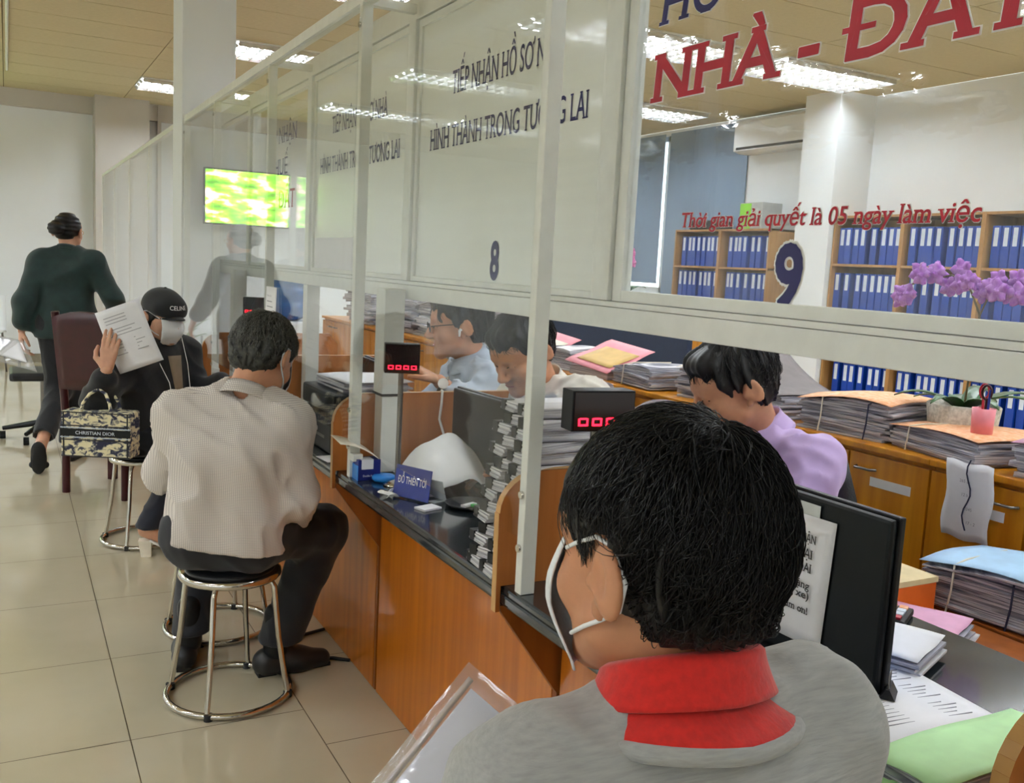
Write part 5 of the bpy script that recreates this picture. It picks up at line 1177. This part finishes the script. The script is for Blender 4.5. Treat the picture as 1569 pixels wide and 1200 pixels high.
m = MB(); q0 = nk + fw * .10 + V(0, 0, -.06); m.sheet(lambda u, v: tuple(q0 + rt_ * ((u - .5) * .06) * (1.2 - .5 * v) + V(0, 0, -.16 * v) + fw * (.012 + .035 * v)), 4, 6, .003); m.build('top', mat('taupe_top', rgb(132, 116, 96), .8), p, world=True)
gmesh('trousers', 'denim', p, [grow(limb(hL_, kL, aL, .09, .066, .058) + limb(hR_, kR, aR, .09, .068, .062) + [cap(hR_, hL_, .11)], .009, .05, folds(.006, 24, 6), [((0, 0, .13), (0, 0, -1))])])
hr = [F.e((0, -.022, .030), (.086, .106, .092)), F.cc((-.068, -.03, -.02), (-.088, .02, -.22), .032, .026), F.cc((.068, -.03, -.02), (.088, .02, -.24), .032, .026), F.cc((0, -.08, -.02), (0, -.10, -.26), .05, .045), cut(F.e((0, .115, -.05), (.086, .09, .10), .012))]
gmesh('hair', 'black_hair', p, [grow(hr, .006, .02, lambda P: -.004 * np.sin(((P - F.c) @ F.r) * 260 + 2 * np.sin(P[..., 2] * 30)))])
M['cap_cloth'] = mat('black_cap_cloth', rgb(14, 16, 18), .85, var=.1, sheen=.2)
cp = grow([F.e((0, -.012, .048), (.094, .112, .092)), F.e((0, .05, .045), (.082, .055, .06))], .005, .03, None, [(F.p(0, 0, .030), -F.u - .12 * F.f)])
co_ = gmesh('cap', 'cap_cloth', p, [cp]); m = MB()
m.sheet(lambda u, v: tuple(F.p((u - .5) * 2 * (.082 - .012 * v) , .075 + .075 * v - (.085 + .03 * v) * (2 * u - 1) ** 2, .034 - .012 * v - .020 * (2 * u - 1) ** 2)), 14, 8, .004); m.build('brim', 'cap_cloth', co_, world=True)
m = MB(); m.lathe([(.008, 0), (.008, .004), (.0, .007)], tuple(F.p(0, -.012, .138)), 10); m.build('button', 'cap_cloth', co_, world=True)
# cap lettering wraps the front of the crown
v_, f_ = letter_shapes('CELINE', 0, .012, False); x0, x1 = v_[:, 0].min(), v_[:, 0].max(); mb = MB(); vs = []
for (x, y) in v_[:, :2]:
    a = ((x - x0) / (x1 - x0) - .5) * .92; z = .062 + y / .682 * .019; rr = math.sqrt(max(.05, 1 - ((z - .048) / .092) ** 2)); R_ = .099 * rr; vs.append(F.p(-R_ * math.sin(a), .012 + (.1015 * rr) * math.cos(a), z))
mb.add(vs, f_); mb.build('cap_lettering', 'ink_white', co_, world=True)
mask(F, 'mask_white', p); face_bits(F, p)
m = MB()
for s in (-1, 1): m.sheet(lambda u, v: tuple(F.p(s * (.012 + .046 * u), .102 - .030 * u * u, .014 - .030 * v * (1 - .2 * u))), 6, 4, .002)
m.tube([F.p(-.012, .101, .010), F.p(.012, .101, .010)], .002, 6); m.build('dark_glasses', 'black', p, world=True)
for q, d in ((aR, V(.15, -.03, 0)), (aL, V(.16, -.03, 0))):
    o = q + V(-.01, 0, 0); d_ = _n(d); n_ = V(-d_[1], d_[0], 0)
    hm = MB(); hm.add([tuple(V(o[0], o[1], 0) - d_ * (.035 - .012 * (z == 0)) + d_ * .055 * a * (.8 if z == 0 else 1) + n_ * .028 * s + V(0, 0, z)) for z in (0, .075) for a in (0, 1) for s in (-1, 1)], [(0, 1, 3, 2), (4, 6, 7, 5), (0, 4, 5, 1), (2, 3, 7, 6), (0, 2, 6, 4), (1, 5, 7, 3)])
    us = MB(); us.sheet(lambda u, v: tuple(V(o[0], o[1], 0) + d_ * (.015 + .185 * u) + n_ * (v - .5) * (.07 + .02 * math.sin(PI * u) - .03 * u) + V(0, 0, .072 * (1 - u) ** 1.6 + .006)), 12, 6, .008)
    us.sheet(lambda u, v: tuple(V(o[0], o[1], 0) + d_ * (.10 + .095 * u) + n_ * .043 * math.cos(PI * v) * (1 - .25 * u) + V(0, 0, .012 + .058 * math.sin(PI * v) * (1 - .45 * u))), 8, 12, .003)
    hl = hm.build('heel', 'cov_cream', p, world=True); us.build('mule', mat('white_leather', rgb(236, 234, 228), .4) if 'white_leather' not in bpy.data.materials else bpy.data.materials['white_leather'], p, world=True)
m = MB(); m.tube([F.p(.085, .0, -.02), F.p(.075, .05, -.14), tuple(nk + fw * .14 + rt_ * .05 + V(0, 0, -.18)), tuple(nk + fw * .15 + rt_ * .02 + V(0, 0, -.34)), tuple(pel + fw * .12 + V(0, 0, .06))], .0018, 6)
m.tube([F.p(-.085, .0, -.02), tuple(nk + fw * .13 + rt_ * -.06 + V(0, 0, -.10)), tuple(nk + fw * .15 - rt_ * .06 + V(0, 0, -.22))], .0018, 6)
m.build('earphone_cord', 'ink_white', p, world=True)
# the sheet she holds up
r = empty('document', (.445, 4.40, .99)); hx = _n(V(.80, -.47, .0)); hx = _n(hx * .93 + V(0, 0, .36)); uz = _n(V(-.36, .10, .95)); uz = _n(uz - hx * (uz @ hx)); nn_ = np.cross(hx, uz)
cpos = V(.468, 4.44, 1.010)
m = MB(); m.sheet(lambda u, v: tuple(cpos + hx * (u - .5) * .21 + uz * (v - .5) * .285 + nn_ * (.012 * math.sin(PI * u) + .006 * math.sin(4 * v))), 10, 12, .0006); m.build('sheet', 'paper', r, world=True)
m = MB()
for i in range(13):
    if i in (3, 7): continue
    m.obox(cpos + hx * (-.02 if i < 3 else 0.0) + uz * (.105 - .014 * i) + nn_ * .0165, (hx, uz, nn_), (.05 if i < 3 else .075 - .02 * (i % 3), .0014, .0003))
m.build('printed_lines', 'ink_grey', r, world=True); tag(r, 'printed white sheet raised in the hand of the woman in the cap', 'document')
# hand bag on her forearm
k = NT('toile_canvas'); pb_ = k.n('ShaderNodeBsdfPrincipled'); pb_.inputs['Roughness'].default_value = .85; tc = k.n('ShaderNodeTexCoord'); mp = k.n('ShaderNodeMapping'); mp.inputs['Scale'].default_value = (28, 28, 42); no = k.n('ShaderNodeTexNoise'); no.inputs['Scale'].default_value = 1; no.inputs['Detail'].default_value = 6; no.inputs['Distortion'].default_value = .9
cr = k.n('ShaderNodeValToRGB'); e = cr.color_ramp.elements; e[0].position = .42; e[0].color = rgb(44, 46, 70); e[1].position = .55; e[1].color = rgb(230, 220, 182); q = e.new(.47); q.color = rgb(104, 104, 108)
k.l(tc.outputs['Object'], mp.inputs[0]); k.l(mp.outputs[0], no.inputs['Vector']); k.l(no.outputs['Fac'], cr.inputs[0]); k.l(cr.outputs[0], pb_.inputs['Base Color']); k.l(pb_.outputs[0], k.out.inputs[0])
bx, bz = _n(V(.885, -.466, 0)), V(0, 0, 1); by = np.cross(bz, bx); bc = V(.352, 4.44, .585)
r = empty('handbag', tuple(bc - V(0, 0, .105))); m = MB(); m.obox(bc, (bx, by, bz), (.150, .055, .100), bev=.006); bd = m.build('body', k.m, r, world=True)
m = MB(); yy = -.0565
def bp(x, z, y=yy): return bc + bx * x + by * y + bz * z
m.obox(bp(0, .008), (bx, by, bz), (.151, .002, .016)); bb = m.build('band', 'black', r, world=True)
m = MB()
for z in (.029, -.013): m.obox(bp(0, z), (bx, by, bz), (.151, .0022, .0018))
m.build('band_edge', 'label_white', bb, world=True)
m = MB()
for z in (.096, -.096, .038, -.024): m.obox(bp(0, z), (bx, by, bz), (.148, .0018, .0022))
for x in (-.138, .138): m.obox(bp(x, 0), (bx, by, bz), (.0025, .0018, .098))
m.build('trim', 'ink_black', r, world=True)
lettering('CHRISTIAN DIOR', bp(-.085, .001, -.0588), bx, bz, .014, .17, 'label_white', bb, bold=.012, serif=False)
for sgn in (-1, 1):
    m = MB(); m.tube([bp(-.065 + .0, .098, sgn * .05), bp(-.058, .135, sgn * .045), bp(-.035, .175, sgn * .03), bp(.0, .197, sgn * .02), bp(.035, .178, sgn * .03), bp(.058, .135, sgn * .045), bp(.065, .098, sgn * .05)], .007, 8); m.build('handle', k.m, r, world=True)
tag(r, 'cream and navy patterned canvas handbag with a black lettered band', 'handbag')

# ---------------------------------------------------------------- 4. woman walking away in a dark green shirt
M['green_cloth'] = mat('dark_green_cloth', rgb(12, 40, 38), .8, var=.2, sheen=.2)
p = person((.33, 6.72, 0), 'woman in a dark green shirt and black trousers walking toward the far wall')
pel = V(.325, 6.70, .92); ch = V(.335, 6.72, 1.20); nk = V(.345, 6.73, 1.355); sL, sR = V(.190, 6.74, 1.275), V(.490, 6.66, 1.285)
F = Fr((.352, 6.76, 1.478), (.45, .88, -.05), (0, 0, 1), .95)
eL, wL = V(.085, 6.66, 1.03), V(.075, 6.70, .84); eR, wR = V(.60, 6.60, 1.07), V(.66, 6.72, .93)
hR_, kR, aR = V(.39, 6.70, .90), V(.375, 6.74, .48), V(.335, 6.70, .09); hL_, kL, aL = V(.25, 6.70, .90), V(.285, 6.66, .48), V(.165, 6.36, .17)
body = [grow(head_prims(F, nk, .05), .006, .022), grow(torso(pel, ch, nk, sL, sR, .10, -.008) + limb(sL, eL, wL, .042, .036, .025) + limb(sR, eR, wR, .042, .036, .025) + limb(hL_, kL, aL, .08, .052, .036) + limb(hR_, kR, aR, .08, .052, .036), .014, .04),
        grow(hand_prims(wL, (-.05, -.15, -.95), (.85, .2, 0), 1, (.5, .55, .55, .6), .6), .004, .004), grow(hand_prims(wR, (.2, .4, -.8), (-.8, 0, 0), 1, (.4,) * 4, .5), .0045, .004)]
body += [grow([cap(aR, aR + V(.02, .0, -.045), .036, .036), cap(aR + V(.005, -.01, -.05), aR + V(.075, .13, -.065), .035, .026)], .006, .02), grow([cap(aL, aL + V(-.01, -.03, -.03), .036, .036), cap(aL + V(-.01, -.045, .0), aL + V(-.01, -.03, -.135), .034, .028)], .006, .02)]
gmesh('body', 'skin_light', p, body)
sh = torso(pel + V(0, 0, -.02), ch, nk, sL, sR, .105, .016) + [neckhole(nk, (.1, .2, 1), .052), cuffcut(eL, wL, .58)] + [cap(pel + V(-.05, 0, -.0), pel + V(-.055, 0, -.12), .12, .125), cap(pel + V(.05, 0, -.0), pel + V(.055, 0, -.12), .12, .125)] + limb(sL, eL, eL * .35 + wL * .65, .050, .048, .052, .012) + limb(sR, eR, eR * .35 + wR * .65, .050, .048, .05, .012)
gmesh('shirt', 'green_cloth', p, [grow(sh, .010, .05, folds(.012, 18, 33), [(V(0, 0, .80), (0, 0, -1))])])
collar(F, nk + V(0, 0, .008), (.05, .1, 1), (.45, .88, 0), .062, .032, 'green_cloth', p, .9, .010)
gmesh('trousers', 'black_cloth', p, [grow(limb(hL_, kL, aL, .10, .075, .062) + limb(hR_, kR, aR, .10, .075, .062) + [cap(hL_, hR_, .105), cuffcut(kL, aL, .80, .085)], .010, .05, folds(.007, 20, 3), [(aR + V(0, 0, .03), (0, 0, -1)) if False else ((0, 0, .115), (0, 0, -1))])])
gmesh('hair', 'black_hair', p, [grow([F.e((0, -.022, .034), (.084, .104, .094)), F.e((0, -.065, .0), (.07, .05, .06)), F.e((-.02, -.140, .012), (.054, .046, .050)), cut(F.e((0, .115, -.05), (.09, .09, .10), .012)), cut(F.e((.085, .01, -.06), (.03, .035, .05), .01)), cut(F.e((-.085, .01, -.06), (.03, .035, .05), .01))], .006, .02, lambda P: -.003 * np.sin(((P - F.c) @ F.u) * 240))])
face_bits(F, p)
m = MB()
for s in (-1, 1): m.tube([F.p(s * .034 + .02 * math.cos(a), .108, .003 + .016 * math.sin(a)) for a in [i * PI / 8 for i in range(16)]], .0013, 6, closed=True); m.tube([F.p(s * .054, .105, .005), F.p(s * .075, .05, .008), F.p(s * .080, -.01, .008)], .0013, 6)
m.build('glasses', mat('gold_wire', rgb(190, 150, 80), .3, metal=.8), p, world=True)
sl = grow([cap((.335, 6.655, .02), (.415, 6.82, .02), .040, .044)], .006, .01, None, [((0, 0, .003), (0, 0, -1)), ((0, 0, .03), (0, 0, 1))]); s2 = grow([cap((.37, 6.74, .02), (.41, 6.815, .02), .047, .045)], .006, .01, None, [((0, 0, .003), (0, 0, -1)), ((0, 0, .062), (0, 0, 1))])
gmesh('slipper', 'rubber', p, [sl, s2])
gmesh('slipper', 'rubber', p, [grow([ell((.150, 6.295, .098), (.046, .016, .098)), ell((.148, 6.295, .15), (.040, .016, .055))], .006, .01), grow([cap((.118, 6.335, .055), (.188, 6.335, .05), .022), cap((.15, 6.345, .05), (.15, 6.35, .03), .036)], .006, .01)])
r = empty('document_pouch', (.02, 6.60, .72)); m = MB(); d1, d2 = _n(V(.88, -.47, -.10)), _n(V(.25, -.55, -.72))
q0 = V(-.22, 6.72, .86)
for s in (0, .005): m.sheet(lambda u, v: tuple(q0 + d1 * .34 * u + d2 * (.22 * v + .05 * u) + V(0, -s, 0) + V(0, -1, 0) * .02 * math.sin(5 * u + 3 * v)), 12, 10, .0005)
m.build('pouch', 'folder_clear', r, world=True); m = MB(); m.sheet(lambda u, v: tuple(q0 + d1 * (.02 + .28 * u) + d2 * (.01 + .16 * v + .04 * u) + V(0, -.0025, 0) + V(0, -1, 0) * .02 * math.sin(5 * u + 3 * v)), 10, 8, .001); m.build('sheets', 'paper', r, world=True)
tag(r, 'clear pouch of papers carried in the hand of the walking woman', 'document pouch')

# ---------------------------------------------------------------- 5-7. clerks behind the counter
def clerk(loc, lab, hc, hf, nk, pel, ch, sL, sR, eL, wL, eR, wR, shirt, skin, hairk, hup=(0, 0, 1), sc=1.0, seed=1, eyes_closed=True, hands=(True, True), cuff=1.0, grey=False):
    p = person(loc, lab); F = Fr(hc, hf, hup, sc); nk, pel, ch, sL, sR, eL, wL, eR, wR = [np.array(q, float) for q in (nk, pel, ch, sL, sR, eL, wL, eR, wR)]
    fz = _n(V(hf[0], hf[1], 0)); ac = _n(sR - sL); hl, hr_ = pel - ac * .09, pel + ac * .09; kl, kr = hl + fz * .38 + V(0, 0, .0), hr_ + fz * .38; al, ar = kl + V(0, 0, -.40) - fz * .05, kr + V(0, 0, -.40) - fz * .05
    body = [grow(head_prims(F, nk, .056), .0055, .022), grow(torso(pel, ch, nk, sL, sR) + limb(sL, eL, wL, .047, .040, .027) + limb(sR, eR, wR, .047, .040, .027) + limb(hl, kl, al, .08, .056, .04) + limb(hr_, kr, ar, .08, .056, .04), .014, .04)]
    for s, (w, e) in ((-1, (wL, eL)), (1, (wR, eR))): body.append(grow(hand_prims(w, w - e + V(0, 0, -.03), (0, 0, -1), -1 * -s if False else -s, (.35, .4, .4, .45), .5), .0045, .004))
    gmesh('body', skin, p, body)
    sh = torso(pel, ch, nk, sL, sR, .108, .016) + [neckhole(nk, (fz[0] * .3, fz[1] * .3, 1), .054), cuffcut(eL, wL, cuff * .95), cuffcut(eR, wR, cuff * .95)] + limb(sL, eL, eL + (wL - eL) * cuff, .060, .055, .042, .012) + limb(sR, eR, eR + (wR - eR) * cuff, .060, .055, .042, .012)
    gmesh('shirt', shirt, p, [grow(sh, .009, .05, folds(.013, 26, seed), [(pel, (0, 0, -1))])])
    collar(F, nk + V(0, 0, .008) + fz * .004, (fz[0] * .35, fz[1] * .35, 1), fz, .070, .046, shirt, p, .8, .020)
    gmesh('trousers', 'dark_trousers', p, [grow(limb(hl, kl, al, .095, .07, .055) + limb(hr_, kr, ar, .095, .07, .055) + [cap(hl, hr_, .11)], .012, .05, None, [((0, 0, .1), (0, 0, -1))])])
    for a in (al, ar): shoe((a[0] - fz[0] * .03, a[1] - fz[1] * .03, 0), (a[0] + fz[0] * .15, a[1] + fz[1] * .15, 0), 'black_shoe', p)
    gmesh('hair', hairk, p, [hair_cap(F, -.002, -.07, .015, -.014, .0055, seed, .005, extra=[F.e((0, .05, .088), (.066, .045, .034))])])
    so = strands(F, 700, (.090, .111, .101), reg, (.03, .06), .0011, seed, (0.01, -.05, .12), .012, 6, tipdown=.1).build('hair_strands', hairk, p); so.data.transform(Matrix.Translation(-Vector(p.location)))
    face_bits(F, p, 'black_hair', True, eyes_closed)
    return p, F
M['lilac'] = mat('lilac_shirt', rgb(196, 170, 218), .8, var=.04, sheen=.2); M['cream_shirt'] = mat('cream_shirt', rgb(232, 226, 212), .8, var=.03, sheen=.2); M['ice_shirt'] = mat('ice_blue_shirt', rgb(184, 196, 212), .75, var=.04, sheen=.2)
clerk((1.88, 1.93, 0), 'man in a lilac shirt with black hair bent over behind the large monitor', (1.685, 1.905, 1.115), (-.85, .30, -.42), (1.80, 1.915, .985), (1.93, 1.93, .50), (1.88, 1.92, .78), (1.83, 1.74, .925), (1.86, 2.10, .925), (1.70, 1.68, .77), (1.52, 1.72, .80), (1.72, 2.16, .80), (1.53, 2.05, .80), 'lilac', 'skin_mid', 'black_hair', (-.3, .1, 1), 1.02, 5)
clerk((1.83, 2.72, 0), 'man in a cream white shirt looking down, split by the nearest white post', (1.405, 2.56, 1.14), (-.80, -.25, -.52), (1.515, 2.615, 1.02), (1.83, 2.75, .50), (1.66, 2.68, .82), (1.565, 2.43, .995), (1.575, 2.80, .985), (1.50, 2.36, .78), (1.34, 2.42, .80), (1.44, 2.90, .80), (1.33, 2.76, .80), 'cream_shirt', 'skin_mid', 'black_hair', (-.4, -.1, 1), .98, 7)
p, F = clerk((1.80, 3.30, 0), 'man with glasses in an ice blue shirt with a wrist watch, facing left', (1.475, 3.185, 1.175), (-.93, .30, -.12), (1.54, 3.20, 1.035), (1.80, 3.30, .50), (1.62, 3.22, .80), (1.56, 3.02, .965), (1.60, 3.38, .965), (1.50, 2.95, .86), (1.345, 3.05, .985), (1.50, 3.44, .82), (1.35, 3.36, .80), 'ice_shirt', 'skin_mid', 'black_hair', (0, 0, 1), 1.0, 9, False, cuff=.62)
m = MB()
for s in (-1, 1): m.tube([F.p(s * .034 + .021 * math.cos(a), .110, .003 + .016 * math.sin(a)) for a in [i * PI / 8 for i in range(16)]], .0018, 6, closed=True); m.tube([F.p(s * .055, .106, .008), F.p(s * .076, .05, .010), F.p(s * .083, -.01, .008)], .002, 6)
m.tube([F.p(-.013, .111, .006), F.p(.013, .111, .006)], .0018, 6); m.build('glasses', 'black', p, world=True)
m = MB(); m.tube([F.p(-.088, .002, -.010), F.p(-.092, .008, -.014), F.p(-.090, .010, -.034)], [.006, .005, .0035], 8); m.build('earbud', 'ink_white', p, world=True)
e_, w_ = V(1.50, 2.95, .86), V(1.345, 3.05, .985); a_ = _n(w_ - e_); wc = w_ - a_ * .02; u_ = _n(np.cross(a_, (0, 0, 1))); v_ = np.cross(a_, u_)
m = MB(); m.tube([wc + (u_ * math.cos(a) + v_ * math.sin(a)) * .030 for a in [2 * PI * i / 20 for i in range(20)]], .006, 8, closed=True); wt = m.build('watch_strap', 'steel', p, world=True)
m = MB(); dn = _n(V(-.45, -.85, .25) - a_ * (V(-.45, -.85, .25) @ a_)); m.tube([wc + dn * .028, wc + dn * .040], .019, 18); m.build('watch_face', 'ink_white', wt, world=True)
m = MB(); m.sheet(lambda u, v: tuple(V(1.505, 3.11, 1.03) + V(-.015, -.02, -.16) * u + V(.01, .003, 0) * v), 6, 2, .002); m.build('lanyard', 'blue_plate', p, world=True)
